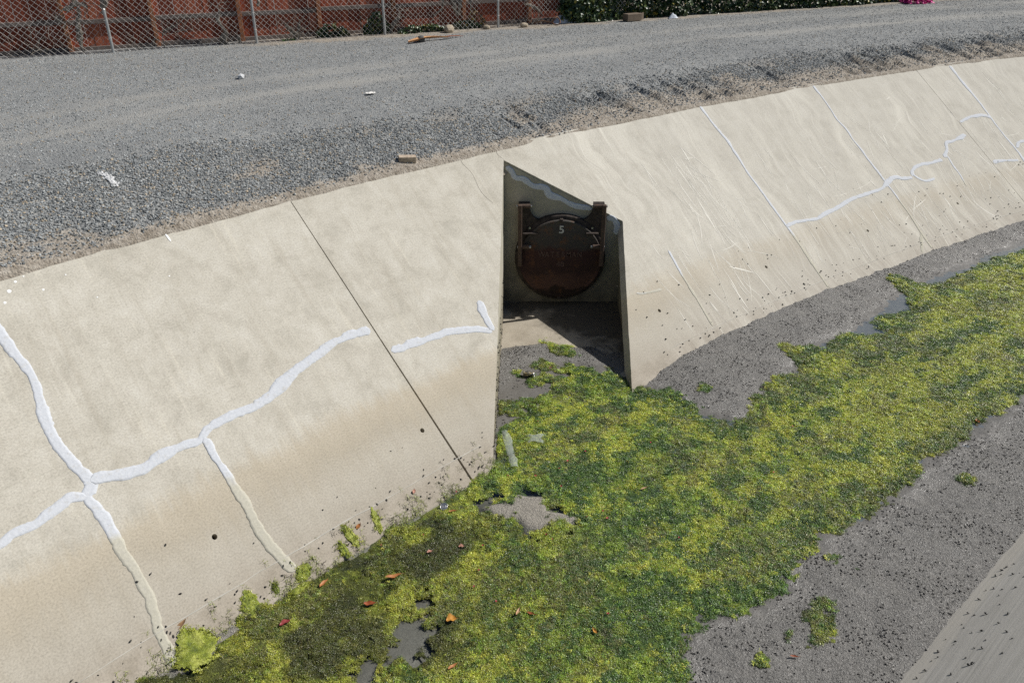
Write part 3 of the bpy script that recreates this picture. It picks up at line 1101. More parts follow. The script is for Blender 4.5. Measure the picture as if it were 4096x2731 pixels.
def wall_between(name, p, q, back, n=24, drop=0.03):
    """vertical wall whose top follows the bank; p to q in plan, thickness vector back"""
    rows_f, rows_b = [], []
    for k in range(n + 1):
        t = k / n
        x, y = p[0] + (q[0] - p[0]) * t, p[1] + (q[1] - p[1]) * t
        zt = bank_z(x, y) - drop
        zt = max(zt, -0.32)
        rows_f.append([(x, y, -0.35), (x, y, -0.35 + (zt + 0.35) * 0.33), (x, y, -0.35 + (zt + 0.35) * 0.66), (x, y, zt)])
        zb = max(min(zt, bank_z(x + back[0], y + back[1]) - drop - 0.02), -0.33)
        rows_b.append([(x + back[0], y + back[1], min(v[2], zb)) for i, v in enumerate(rows_f[-1])])
    mb = MB()
    full = [rf + rb[::-1] + [rf[0]] for rf, rb in zip(rows_f, rows_b)]
    mb.quad_grid(full)
    m = 9
    mb.f.append(tuple(range(0, 8)))
    b = n * m
    mb.f.append(tuple(b + j for j in range(7, -1, -1)))
    mb.v = [tuple(v) for v in to_local(headwall, mb.v)]
    return mb.build(name, MAT_WALL, headwall)


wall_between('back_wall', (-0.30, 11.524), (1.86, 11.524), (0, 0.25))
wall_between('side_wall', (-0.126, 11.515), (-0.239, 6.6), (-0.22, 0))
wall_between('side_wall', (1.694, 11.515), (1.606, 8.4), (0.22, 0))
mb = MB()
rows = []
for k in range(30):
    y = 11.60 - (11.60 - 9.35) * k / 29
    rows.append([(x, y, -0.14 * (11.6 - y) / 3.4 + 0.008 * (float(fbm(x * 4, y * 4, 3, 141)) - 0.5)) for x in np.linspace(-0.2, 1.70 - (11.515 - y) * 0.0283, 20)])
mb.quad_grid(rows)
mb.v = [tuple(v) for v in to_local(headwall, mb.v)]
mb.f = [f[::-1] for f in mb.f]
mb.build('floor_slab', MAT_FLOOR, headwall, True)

# ------------------------------------------------------------------ sealant ribbons
def resample(pts, step):
    pts = np.asarray(pts, float)
    # Catmull-Rom through the points
    P = np.vstack([2 * pts[0] - pts[1], pts, 2 * pts[-1] - pts[-2]])
    out = []
    for i in range(1, len(P) - 2):
        p0, p1, p2, p3 = P[i - 1], P[i], P[i + 1], P[i + 2]
        n = max(2, int(np.linalg.norm(p2 - p1) / step))
        for k in range(n):
            t = k / n
            out.append(0.5 * ((2 * p1) + (-p0 + p2) * t + (2 * p0 - 5 * p1 + 4 * p2 - p3) * t * t + (-p0 + 3 * p1 - 3 * p2 + p3) * t ** 3))
    out.append(pts[-1])
    return np.array(out)


def ribbon(name, pts, width, place, mat, parent, seed, height=0.0012, step=0.011, rag=0.5, aspect=(1.0, 1.0 / SN), lift=0.003, taper=0.25):
    """a raised strip along pts (metric in the surface after aspect scaling)"""
    P = np.asarray(pts, float) * np.array(aspect)
    P = resample(P, step)
    n = len(P)
    T = np.gradient(P, axis=0)
    T /= np.linalg.norm(T, axis=1)[:, None] + 1e-9
    Nn = np.stack([-T[:, 1], T[:, 0]], 1)
    s = np.arange(n) * step
    w = width * (0.55 + 0.9 * fbm(s * 1.9, s * 0 + seed, 3, seed)) * 0.5
    wl = w * (1 + rag * ((fbm(s * 5.3, s * 0 + seed * 2.1, 4, seed + 5, 0.6) - 0.5) * 1.7 + 0.5 * sstep(vn(s * 4, s * 0 + seed, seed + 31), 0.7, 0.8)))
    wr = w * (1 + rag * ((fbm(s * 6.1, s * 0 + seed * 3.7, 4, seed + 9, 0.6) - 0.5) * 1.7 + 0.5 * sstep(vn(s * 4, s * 0 + seed, seed + 37), 0.7, 0.8)))
    end = np.minimum(1, np.minimum(np.arange(n), np.arange(n)[::-1]) / max(1, 3)) * (1 - taper) + taper
    wl, wr = wl * end, wr * end
    prof = [(-1.0, -0.5), (-0.97, 0.3), (-0.55, 0.7), (0.0, 0.8), (0.5, 0.65), (0.97, 0.3), (1.0, -0.5)]
    mid = (fbm(s * 2.2, s * 0 + seed * 1.3, 2, seed + 2) - 0.5) * width * 0.35
    V = []
    U = []
    for i in range(n):
        for k, (q, hh) in enumerate(prof):
            c = P[i] + Nn[i] * ((wr[i] if q > 0 else wl[i]) * q + mid[i])
            h = lift + height * hh * (0.7 + 0.6 * float(vn(s[i] * 25, k * 1.7, seed)))
            if hh < 0:
                h = -0.004
            aa_, ee_ = c[0] / aspect[0], c[1] / aspect[1]
            V.append(place(aa_, ee_, h))
            U.append((aa_, c[1]))
    m = len(prof)
    Fc = []
    for i in range(n - 1):
        for k in range(m - 1):
            b = i * m + k
            Fc.append((b, b + m, b + m + 1, b + 1))
    return add(name, mesh_data(name, V, Fc, mat, True, uv=U), parent)


for i, (w, pts) in enumerate(SEALS):
    ribbon('crack_sealant', pts, w * (0.66 if i > 5 else 1.0), on_slab, MAT_SEAL, bank, 3 + i * 5, lift=0.0012 + 0.0005 * (i % 4), rag=0.75)

# pale scrape marks left by a machine on the lining beyond the outlet
MAT_SCRAPE = simple('scraped_concrete', (0.66, 0.635, 0.565), 0.9, var=0.12, scale=6)
mbs = MB()
rs = random.Random(97)
for (ca_, ce_, sa_, se_, num_) in ((11.0, 1.55, 0.35, 0.55, 34), (10.4, 0.6, 0.7, 0.3, 16), (13.4, 1.3, 0.8, 0.5, 18), (14.4, 0.6, 0.7, 0.3, 18), (16.2, 1.7, 0.9, 0.6, 24), (17.2, 0.7, 0.8, 0.35, 16), (19.2, 1.1, 0.8, 0.6, 30), (20.8, 1.6, 0.8, 0.7, 20), (9.2, 0.5, 0.4, 0.4, 8)):
    for q_ in range(num_ * 2):
        a_, e_ = rs.gauss(ca_, sa_), rs.gauss(ce_, se_)
        ln_ = rs.uniform(0.15, 0.9)
        an_ = rs.gauss(-1.62, 0.16) if rs.random() < 0.86 else rs.uniform(-3.1, 0)
        cv_ = rs.gauss(0, 0.5)
        w_ = rs.uniform(0.003, 0.009) * (2.0 if rs.random() < 0.12 else 1)
        row = []
        n_ = max(4, int(ln_ / 0.05))
        for k in range(n_ + 1):
            row.append((a_, e_, w_ * math.sin(math.pi * (k + 0.3) / (n_ + 0.6)), an_))
            a_ += math.cos(an_) * ln_ / n_
            e_ += math.sin(an_) * ln_ / n_ * SN
            an_ += cv_ * ln_ / n_
        if min(p[1] for p in row) < 0.0 or max(p[1] for p in row) > 2.95 or min(p[0] for p in row) < 8.9:
            continue
        if any(inside(np.array([p[0]]), np.array([p[1]]), [(4, -1), (7.7, 2.95), (9.25, 1.8), (8.3, -1)])[0] for p in row):
            continue
        hh_ = 0.0010 + 0.0012 * rs.random()
        mbs.quad_grid([[on_slab(p[0] - math.sin(p[3]) * p[2] * sg, p[1] + math.cos(p[3]) * p[2] * sg * SN, hh_) for sg in (-1, 1)] for p in row])
sm_ = mbs.build('scrape_marks', MAT_SCRAPE, bank)
sm_['kind'] = 'stuff'

MAT_SCALE = simple('lime_scale', (0.46, 0.44, 0.39), 0.8, var=0.2)
for a0, a1 in ((-1.0, 5.0), (8.4, 22.0)):
    pts = [(a, 0.065 + 0.02 * (float(fbm(a * 3.0, 0.5, 3, 151)) - 0.5)) for a in np.arange(a0, a1, 0.08)]
    ribbon('water_mark', pts, 0.008, on_slab, MAT_SCALE, bank, 160, height=0.002, step=0.03, rag=0.9, lift=0.002)
MAT_CRACK = simple('crack_dark', (0.15, 0.13, 0.10), 0.9)
ribbon('hairline_crack', [(7.095, 3.0), (7.074, 2.928), (7.117, 2.767), (7.074, 2.533), (7.14, 2.35)], 0.005, on_slab, MAT_CRACK, bank, 171, height=0.0005, step=0.02, lift=0.001, rag=0.9)
ribbon('hairline_crack', [(7.775, 2.85), (7.73, 2.93), (7.76, 3.01)], 0.006, on_slab, MAT_CRACK, bank, 173, height=0.0005, step=0.02, lift=0.001, rag=0.9)
MAT_PAINT = simple('white_spray_paint', (0.82, 0.82, 0.80), 0.7, var=0.08)
ribbon('paint_mark', [(2.837, 3.0), (2.84, 2.97), (2.848, 2.90)], 0.03, on_slab, MAT_PAINT, bank, 181, height=0.001, step=0.01, lift=0.003)
mb_dots = [(1.204, 2.865, 0.02), (1.29, 2.928, 0.014), (1.127, 2.783, 0.014), (1.482, 2.797, 0.012), (1.377, 2.954, 0.008), (1.731, 2.868, 0.008), (2.653, 2.592, 0.008), (1.9, 2.60, 0.008), (0.86, 2.5, 0.01)]
for a, e, r in mb_dots:
    Vd = [on_slab(a, e, 0.003)] + [on_slab(a + r * math.cos(t) * (1 + 0.2 * math.sin(3 * t + a)), e + r * 0.8 * math.sin(t), 0.0012) for t in np.linspace(0, 6.283, 9)[:-1]]
    add('paint_drop', mesh_data('paint_drop', Vd, [(0, 1 + k, 1 + (k + 1) % 8) for k in range(8)], MAT_PAINT), bank)


def on_back(x, z, h):
    p = np.array((x, 11.522 - h, z)) - np.array(headwall.location)
    return tuple(p)


def make_seal_blue():
    M = Mat('headwall_sealant', 0.55, 0.4)
    uv = M.uv()
    f = M.noise(uv, 30, 4)
    M.color(M.ramp(f, [(0.3, (0.52, 0.56, 0.64)), (0.7, (0.64, 0.68, 0.76))]))
    M.bump(f, 0.5, 0.01)
    return M.m


MAT_SEAL2 = make_seal_blue()
ribbon('crack_sealant', [(-0.10, 2.195), (-0.028, 2.144), (0.047, 2.043), (0.171, 2.017), (0.322, 1.915), (0.497, 1.876), (0.575, 1.772), (0.727, 1.72), (0.881, 1.628), (1.009, 1.588), (1.213, 1.562)],
       0.085, on_back, MAT_SEAL2, headwall, 191, aspect=(1, 1), lift=0.004)
ribbon('crack_sealant', [(1.448, 1.442), (1.56, 1.40), (1.611, 1.28), (1.607, 1.144)], 0.11, on_back, MAT_SEAL2, headwall, 195, aspect=(1, 1), lift=0.004)


# ================================================================== FLAP GATE
def make_rust(name, bands=True):
    M = Mat(name, 0.85, 0.2)
    p = M.pos()
    z = M.n('SeparateXYZ', {'Vector': p}).outputs[2]
    n1 = M.noise(p, 7.0, 6, 0.7)
    n2 = M.noise(p, 30.0, 4, 0.7)
    if bands:
        lv = M.math('ADD', z, M.math('MULTIPLY_ADD', M.noise(p, 4.0, 4), 0.30, -0.15))
        base = M.ramp(M.math('MULTIPLY', lv, 0.6), [(0.08, (0.05, 0.035, 0.028)), (0.18, (0.06, 0.038, 0.03)), (0.205, (0.16, 0.088, 0.066)), (0.31, (0.13, 0.07, 0.053)), (0.37, (0.07, 0.04, 0.034)), (0.57, (0.08, 0.040, 0.035)), (0.62, (0.085, 0.075, 0.068)), (0.85, (0.11, 0.10, 0.09))])
    else:
        base = M.ramp(n1, [(0.3, (0.09, 0.062, 0.05)), (0.7, (0.16, 0.115, 0.09))])
    base = M.mix(M.ramp(n1, [(0.55, 0.0), (0.72, 0.75)]), base, (0.22, 0.10, 0.045))
    base = M.mix(0.4, base, M.ramp(n2, [(0.3, 0.25), (0.7, 0.7)]), 'OVERLAY')
    M.color(M.mix(1.0, base, (0.72, 0.72, 0.72), 'MULTIPLY'))
    M.bump(M.math('ADD', n2, n1), 0.5, 0.006)
    return M.m


MAT_RUST = make_rust('rusted_cast_iron')
MAT_RUST2 = make_rust('rusted_steel', False)
MAT_IRON = simple('dark_cast_iron', (0.058, 0.047, 0.041), 0.85, spec=0.2, var=0.5, scale=14, bump=0.004)
MAT_BOLT = simple('galvanised_bolt', (0.45, 0.45, 0.44), 0.4, 0.8, var=0.2, scale=40)
MAT_NUM = simple('white_stencil_paint', (0.50, 0.50, 0.47), 0.8, var=0.3, scale=25)
MAT_LETTER = simple('rusted_raised_letter', (0.085, 0.05, 0.042), 0.7, var=0.4, scale=30)

GX, GZ, HY = 0.745, 0.79, 11.52
gate = empty('flap_gate', (GX, HY, GZ))
tag(gate, 'rusty round cast iron flap gate numbered 5, hung in the outlet recess', 'flap gate')


def cyl_x(mb, x0, x1, y, z, r, n=14):
    mb.tube([(x0, y, z), (x1, y, z)], r, n)


def lathe_y(mb, prof, n=72, close_front=True):
    """prof: list of (r, y) about the y axis"""
    n0 = len(mb.v)
    m = len(prof)
    for k in range(n):
        t = 2 * math.pi * k / n
        for r, y in prof:
            mb.v.append((r * math.cos(t), y, r * math.sin(t)))
    for k in range(n):
        for j in range(m - 1):
            a0 = n0 + k * m + j
            b0 = n0 + ((k + 1) % n) * m + j
            mb.f.append((a0, a0 + 1, b0 + 1, b0))
    return mb


mb = MB()
lathe_y(mb, [(0.54, -0.002), (0.54, -0.085), (0.55, -0.095), (0.685, -0.095), (0.70, -0.085), (0.70, -0.002)])
mb.build('seat_ring', MAT_IRON, gate, True)
mb = MB()
lathe_y(mb, [(0.0005, -0.175), (0.20, -0.172), (0.45, -0.163), (0.595, -0.150), (0.605, -0.158), (0.63, -0.157), (0.638, -0.150), (0.638, -0.112), (0.62, -0.100), (0.3, -0.100)])
lid = mb.build('lid', MAT_RUST, gate, False)
lid.rotation_euler = (0, 0, 0)
for s in (-1, 1):
    # ear plate reaching up from the ring to the hinge
    cx = 0.62 * s
    arc = []
    for k in range(9):
        t = k / 8
        ang = math.pi * (1.0 + 0.0) - t * math.pi / 2 * 0.96
        # concave corner between (0.478, 0.815) and (0.28, 0.603)
        x = 0.478 - 0.20 * (1 - math.cos(t * math.pi / 2))
        z = 0.815 - 0.212 * math.sin(t * math.pi / 2)
        arc.append((x * s, z))
    poly = [(0.645 * s, 0.885), (0.478 * s, 0.885)] + arc + [(0.36 * s, 0.48), (0.48 * s, 0.32), (0.60 * s, 0.18), (0.655 * s, 0.16)]
    if s > 0:
        poly = poly[::-1]
    MB().prism_y(poly, -0.075, -0.003).build('bracket_plate', MAT_IRON, gate)
    mb = MB()
    MB.box(mb, (0.625 * s, -0.235, 0.42), (0.062, 0.05, 0.98), 0.008)
    arm = mb.build('hanger_arm', MAT_RUST2, gate)
    mb = MB()
    cyl_x(mb, 0.66 * s, 0.465 * s, -0.17, 0.868, 0.030)
    hp = mb.build('hinge_barrel', MAT_RUST2, gate, False)
    for x0_, x1_ in ((0.678, 0.66), (0.465, 0.447)):
        mb = MB()
        cyl_x(mb, x0_ * s, x1_ * s, -0.17, 0.868, 0.020, 6)
        mb.build('hinge_bolt', MAT_BOLT, hp)
    # block that carries the hinge off the wall
    MB().box((0.56 * s, -0.10, 0.850), (0.17, 0.13, 0.055), 0.006).build('hinge_block', MAT_IRON, gate)
    # lid boss and pivot
    mb = MB()
    cyl_x(mb, 0.60 * s, 0.485 * s, -0.205, 0.235, 0.036)
    pv = mb.build('pivot_boss', MAT_RUST2, gate, False)
    for x0_, x1_ in ((0.485, 0.455), (0.665, 0.645)):
        mb = MB()
        cyl_x(mb, x0_ * s, x1_ * s, -0.205, 0.235, 0.023, 6)
        mb.build('pivot_nut', MAT_BOLT, pv)
    MB().box((0.47 * s, -0.175, 0.438), (0.23 if s < 0 else 0.19, 0.055, 0.024), 0.004).build('stiffener_rib', MAT_IRON, gate)
    mb = MB()
    mb.tube([(0.475 * s, -0.070, 0.495), (0.475 * s, -0.100, 0.495)], 0.018, 6)
    mb.build('anchor_bolt', MAT_BOLT, gate)
mb = MB()
MB.box(mb, (-0.003, -0.165, 0.645), (0.055, 0.05, 0.055), 0.008)
mb.tube([(-0.003, -0.19, 0.655), (-0.003, -0.20, 0.655)], 0.013, 8)
mb.build('top_lug', MAT_IRON, gate)
MB().box((-0.003, -0.145, -0.655), (0.06, 0.04, 0.045), 0.008).build('bottom_lug', MAT_IRON, gate)


def text_mesh(body, size, depth):
    cu = bpy.data.curves.new('lettering', 'FONT')
    cu.body = body
    cu.size = size
    cu.extrude = depth
    cu.offset = size * 0.022
    cu.align_x = 'CENTER'
    cu.align_y = 'CENTER'
    ob = bpy.data.objects.new('lettering_tmp', cu)
    COL.objects.link(ob)
    dg = bpy.context.evaluated_depsgraph_get()
    me = bpy.data.meshes.new_from_object(ob.evaluated_get(dg))
    bpy.data.objects.remove(ob)
    return me


def letters(body, size, depth, x, z, y, mat, name, sx=1.0, bold=0.0):
    me = text_mesh(body, size, depth)
    me.materials.clear()
    me.materials.append(mat)
    o = add(name, me, gate, loc=(x, y, z), rot=(math.pi / 2, 0, 0), scale=(sx, 1, 1))
    return o


num = letters('5', 0.168, 0.004, 0.005, 0.493, -0.166, MAT_NUM, 'painted_number', 1.0)
wtxt = 'WATERMAN'
for i, ch in enumerate(wtxt):
    letters(ch, 0.125, 0.010, -0.29 + i * 0.083, 0.094, -0.166, MAT_LETTER, 'raised_letter', 0.8)
letters('48', 0.115, 0.008, 0.0, -0.066, -0.172, MAT_LETTER, 'raised_number', 1.1)
letters('39', 0.055, 0.006, -0.218, -0.208, -0.167, MAT_LETTER, 'raised_number', 1.0)

# ================================================================== ALGAE MAT
LIMEV = np.array((0.52, 0.555, 0.070))
GREENV = np.array((0.235, 0.335, 0.045))
DEEPV = np.array((0.065, 0.135, 0.038))
OLIVEV = np.array((0.215, 0.225, 0.038))
DULLV = np.array((0.20, 0.205, 0.075))


def algae_density(a, e):
    a = np.asarray(a, float)
    e = np.asarray(e, float)
    wob = (fbm(a * 2.3, e * 2.3, 4, 201) - 0.5) * 0.55 + (fbm(a * 8, e * 8, 4, 205, 0.7) - 0.5) * 0.62
    d = sdf(a, e, ALGAE) + wob * 0.5
    D = sstep(-d, -0.16, 0.06)
    gaps = sstep(fbm(a * 1.3 + 0.5 * e, e * 3.2, 4, 211), 0.26, 0.36)
    D = D * (0.55 + 0.45 * gaps)
    low_left = sstep(5.8 - a, 0, 2.2) * sstep(e + 2.2, 0.2, 1.5)
    D = D * (1 - 0.62 * low_left * sstep(fbm(a * 2.8, e * 2.8, 5, 215, 0.6), 0.47, 0.60))
    for g in (GAP1, GAP2):
        gd = sdf(a, e, g) + (fbm(a * 6, e * 6, 4, 221, 0.65) - 0.5) * 0.75
        D = D * sstep(gd, -0.05, 0.10)
    mouth = sstep(e, 0.05, 0.5)
    D = D * (1 - 0.85 * mouth * sstep(fbm(a * 4.5, e * 4.5, 4, 235), 0.46, 0.60))
    pd = sdf(a, e, PATCH) + (fbm(a * 7, e * 7, 3, 225) - 0.5) * 0.16
    D = np.maximum(D, sstep(-pd, -0.03, 0.06) * 0.95)
    for (ta, te, tr) in ((5.52, -3.88, 0.16), (5.75, -3.86, 0.13), (5.16, -3.85, 0.09), (8.65, -3.94, 0.16), (6.5, -3.89, 0.10), (6.38, -3.55, 0.08), (4.76, -3.79, 0.08), (5.35, -4.0, 0.12), (7.6, -0.55, 0.22), (8.1, -0.75, 0.12), (6.9, 1.0, 0.20), (7.1, 0.75, 0.16), (6.55, 0.85, 0.16), (6.75, 0.55, 0.17), (7.05, 0.35, 0.16), (6.35, 0.45, 0.15)):
        dd = np.hypot(a - ta, e - te) + (fbm(a * 9, e * 9, 3, 231) - 0.5) * 0.26
        D = np.maximum(D, sstep(tr - dd, -0.02, 0.10) * 0.72)
    toe = sstep(e, -0.36, -0.10) * (1 - sstep(a, 4.9, 5.3))
    D = D * (1 - 0.95 * toe * sstep(fbm(a * 3.6, e * 3.0, 4, 237), 0.40, 0.52))
    return D


def algae_color(a, e, pick=None):
    """mean colour of the mat; with pick (0..1 per strand) the colour of single strands"""
    a = np.asarray(a, float)
    e = np.asarray(e, float)
    n1 = fbm(a * 1.6 + 0.5 * e, e * 3.0, 4, 241)
    n2 = fbm(a * 6.0, e * 8.0, 4, 245)
    n3 = fbm(a * 0.5, e * 0.8, 3, 249)
    deepc = np.exp(-(((a - 5.0) / 1.2) ** 2 + ((e + 2.3) / 0.8) ** 2))
    p = n1 * 0.62 + n2 * 0.38 + 0.10 * sstep(a, 5.5, 9.0) - 0.02 * sstep(6.5 - a, 0, 3) - 0.07 * deepc
    lime = sstep(p, 0.42, 0.68)
    deep = np.clip(sstep(0.52 - n2 + 0.3 * (0.5 - n1), -0.06, 0.14) + 0.25 * deepc, 0, 1) * (1 - lime * 0.6)
    rim = sstep(sdf(a, e, ALGAE), -0.30, -0.02) * sstep(fbm(a * 3.0, e * 3.0, 3, 259), 0.35, 0.6)
    deep = np.clip(deep + 0.75 * rim, 0, 1)
    lime = lime * (1 - 0.6 * rim)
    ol = sstep(5.0 - a, 0.0, 1.8) * sstep(e + 2.0, -0.2, 0.9) * 0.8
    ol = np.clip(ol + 0.3 * sstep(n3, 0.5, 0.62), 0, 0.9)
    murk = sstep(5.2 - a, 0.0, 1.5) * sstep(e + 2.4, 0.0, 0.9) * sstep(fbm(a * 1.9, e * 2.3, 4, 253), 0.46, 0.60)
    bright = sstep(5.4 - a, 0.0, 1.5) * sstep(e + 2.4, 0.0, 0.9) * sstep(fbm(a * 2.3, e * 2.7, 4, 257), 0.52, 0.62)
    dull = sstep(fbm(a * 2.1, e * 3.0, 3, 255), 0.52, 0.66) * 0.45
    if pick is None:
        wl_, wd, wo, wu = lime * 0.75, deep * 0.75, ol, dull
    else:
        p1, p2, p3, p4 = pick
        wl_ = (p1 < 0.08 + 0.80 * lime) * (0.55 + 0.45 * p2)
        wd = (p2 < deep * 0.85) * 0.9
        wo = (p3 < ol) * 0.85
        wu = (p4 < dull) * 0.8
    c = GREENV + (LIMEV - GREENV) * wl_[..., None]
    c = c + (DEEPV - c) * wd[..., None]
    c = c + ((OLIVEV * (0.75 + 0.7 * wl_[..., None])) - c) * wo[..., None]
    c = c + (DULLV - c) * wu[..., None]
    c = c + (np.array((0.055, 0.062, 0.022)) - c) * (0.72 * murk)[..., None]
    c = c + (LIMEV * 0.85 - c) * (0.6 * bright * (1 - murk))[..., None]
    return c


aa = np.concatenate([np.arange(-0.6, 12.0, 0.014), np.arange(12.0, 21.0, 0.022)])
ee = np.arange(-4.2, 1.9, 0.014)
A, E = np.meshgrid(aa, ee, indexing='ij')
D = algae_density(A, E)
X, Y = xy(A, E)
top = WL - 0.020 + 0.038 * D
top = np.maximum(top, np.where(D > 0.3, bed_z(A, E) + 0.022 * (D - 0.3), -9))
top = top + D * ((fbm(A * 6, E * 6, 3, 261) - 0.5) * 0.014 + (fbm(A * 22, E * 22, 3, 265) - 0.5) * 0.022 + (RNG.random(A.shape) - 0.5) * 0.010)
V = np.stack([X, Y, top], -1).reshape(-1, 3)
ne = len(ee)
k = np.arange(len(aa) - 1)[:, None] * ne + np.arange(ne - 1)[None, :]
F = np.stack([k, k + 1, k + ne + 1, k + ne], -1).reshape(-1, 4)
in_rec = inside(X, Y, [(-0.20, 6.6), (-0.135, 11.2), (1.68, 11.2), (1.60, 8.2)]).ravel()
Df = D.ravel()
okv = (Df > 0.16) & ((E.ravel() < -0.02) | in_rec) & (top.ravel() > SL * E.ravel() - 0.02 - 9 * in_rec)
ok = okv[F].all(1)
F = F[ok]
used = np.unique(F)
remap = np.full(len(V), -1, np.int64)
remap[used] = np.arange(len(used))
colr = algae_color(A, E).reshape(-1, 3) * 0.72
alg = add('algae_mat', mesh_data('algae_mat', V[used], remap[F], MAT_ALGAE, True, attrs={'col': colr[used]}))
tag(alg, 'green and yellow filamentous algae mat floating on the shallow water', 'algae', kind='stuff')


def top_at(a, e):
    D = algae_density(a, e)
    z = WL - 0.020 + 0.038 * D
    z = np.maximum(z, np.where(D > 0.3, bed_z(a, e) + 0.022 * (D - 0.3), -9))
    z = z + D * ((fbm(a * 6, e * 6, 3, 261) - 0.5) * 0.014 + (fbm(a * 22, e * 22, 3, 265) - 0.5) * 0.022)
    return D, z


tufts = source_collection('strand_tuft', tuft_meshes(6, 5, MAT_STRAND, strands=12, length=(0.022, 0.05), width=0.0034, lift=0.009, spread=0.017))
n = 330000
# denser near the camera
ua = 0.0 + 20.5 * RNG.random(n) ** 1.25
ue = -4.2 + 6.0 * RNG.random(n)
D, z = top_at(ua, ue)
x, y = xy(ua, ue)
inr = inside(x, y, [(-0.19, 6.6), (-0.12, 11.2), (1.66, 11.2), (1.58, 8.2)])
keep = (RNG.random(n) < np.clip((D - 0.25) * 1.5, 0, 1)) & ((ue < -0.10) | inr)
ua, ue, x, y, z, D = ua[keep], ue[keep], x[keep], y[keep], z[keep], D[keep]
m = len(ua)
cc = algae_color(ua, ue, [RNG.random(m) for _ in range(4)]) * (0.5 + 1.0 * RNG.random((m, 1)))
cc = cc * (1 + (RNG.random((m, 3)) - 0.5) * 0.2)
so = scatter('algae_strands', np.stack([x, y, z + 0.004], 1), np.stack([(RNG.random(m) - 0.5) * 0.5, (RNG.random(m) - 0.5) * 0.5, RNG.random(m) * 6.283], 1),
             (0.34 + 0.5 * RNG.random(m)) * (0.85 + 0.035 * ua), RNG.integers(0, 6, m), np.clip(cc, 0.004, 0.7), tufts)
tag(so, 'loose curled strands standing out of the algae mat', 'algae')

# drying strands and grit hung along the toe of the far bank
n = 2600
ua = 0.6 + 4.6 * RNG.random(n)
ue = -0.22 + 0.34 * RNG.random(n) ** 1.6
den = fbm(ua * 4.0, ue * 5.0, 3, 271)
keep = (den > 0.46) & (RNG.random(n) < np.clip(1.0 - (ue + 0.22) * 4.4, 0.03, 1)) & (ua < 4.95)
ua, ue = ua[keep], ue[keep]
m = len(ua)
P = np.array([on_bank(a, e, 0.002) for a, e in zip(ua, ue)])
tone = RNG.random((m, 1))
cc = np.where(tone > 0.5, np.array((0.24, 0.28, 0.05)), np.where(tone > 0.22, np.array((0.13, 0.14, 0.05)), np.array((0.09, 0.075, 0.055))))
tilt = math.atan(SL)
thin = source_collection('strand_thin', tuft_meshes(5, 9, MAT_STRAND, strands=8, length=(0.025, 0.06), width=0.0016, lift=0.004, spread=0.018))
rz = RNG.random(m) * 6.283
fr = source_collection
so = scatter('bank_algae_strands', P, np.stack([np.full(m, tilt * 0.7), np.full(m, -tilt * 0.68), rz * 0.25 + TH], 1), 0.6 + 0.8 * RNG.random(m), RNG.integers(0, 5, m), cc, thin)
tag(so, 'dark and green dried strands caught along the toe of the bank', 'algae')

# ================================================================== GRAVEL STONES
stones = source_collection('gravel_piece', stone_meshes(7, 21, MAT_STONE))


def stone_colors(m, warm=0.12, bright=1.0):
    g = RNG.random((m, 1))
    base = np.array((0.19, 0.2, 0.202)) * (0.62 + 1.25 * g ** 1.3) * bright
    t = RNG.random((m, 1))
    tanc = np.array((0.40, 0.335, 0.25)) * (0.6 + 0.7 * RNG.random((m, 1)))
    pale = np.array((0.42, 0.43, 0.42)) * (0.7 + 0.5 * RNG.random((m, 1)))
    c = np.where(t < warm, tanc, np.where(t < warm + 0.10, pale, base))
    return np.clip(c, 0.02, 0.75)


def gravel(n, a0, a1, e0, e1, size, dens, seed, power=1.0, name='gravel', warm=0.12, sink=0.25, bright=1.0):
    ua = a0 + (a1 - a0) * RNG.random(n) ** power
    ue = e0 + (e1 - e0) * RNG.random(n)
    x, y = xy(ua, ue)
    keep = RNG.random(n) < dens(ua, ue)
    ua, ue, x, y = ua[keep], ue[keep], x[keep], y[keep]
    m = len(ua)
    s = size[0] + (size[1] - size[0]) * RNG.random(m) ** 2.0
    z = terrain_z(ua, ue) + s * sink * 0.6
    o = scatter(name, np.stack([x, y, z], 1), np.stack([(RNG.random(m) - 0.5) * 1.2, (RNG.random(m) - 0.5) * 1.2, RNG.random(m) * 6.283], 1), s, RNG.integers(0, 7, m), stone_colors(m, warm, bright), stones)
    return o


def d_shoulder(a, e):
    s = soil_mask(a, e)
    edge = sstep(e, 2.99, 3.12)
    return np.clip((1 - 0.72 * s) * (0.12 + 0.88 * edge) * (1 - sstep(e + 0.65 * sstep(a, 3.0, 8.0) + 0.5 * (fbm(a * 0.8, e * 1.5, 3, 285) - 0.5), 4.25, 5.0)), 0, 1)


g1 = gravel(210000, -1.5, 25, 3.0, 5.3, (0.012, 0.038), d_shoulder, 1, 1.35, 'shoulder_gravel', 0.10)
tag(g1, 'coarse loose grey gravel along the edge of the lining', 'gravel')


def d_road(a, e):
    x, y = xy(a, e)
    return np.clip((1 - 0.8 * soil_mask(a, e)) * (1 - 0.9 * track_mask(a, e)) * (0.45 + 0.9 * (fbm(a * 0.8, e * 2.2, 3, 281) - 0.25)), 0, 1) * (fence_off(x, y) < 0.1)


g2 = gravel(190000, -2.0, 32, 3.9, 12.8, (0.012, 0.030), d_road, 2, 1.25, 'road_gravel', 0.12, bright=1.35)
tag(g2, 'fine grey gravel scattered over the access road', 'gravel')

# ================================================================== MUD SNAILS AND BITS
def snail_meshes():
    out = []
    r = random.Random(4)
    for i in range(4):
        mb = MB()
        n = 6
        mb.tube([(-0.5, 0, 0.06), (-0.2, 0.02, 0.16), (0.15, 0, 0.20), (0.42, -0.02, 0.16), (0.52, 0, 0.12)], [0.04, 0.16, 0.26, 0.22, 0.06], n, True, 0.15, r)
        out.append(mesh_data('snail_source', mb.v, mb.f, MAT_SNAIL, True))
    return out


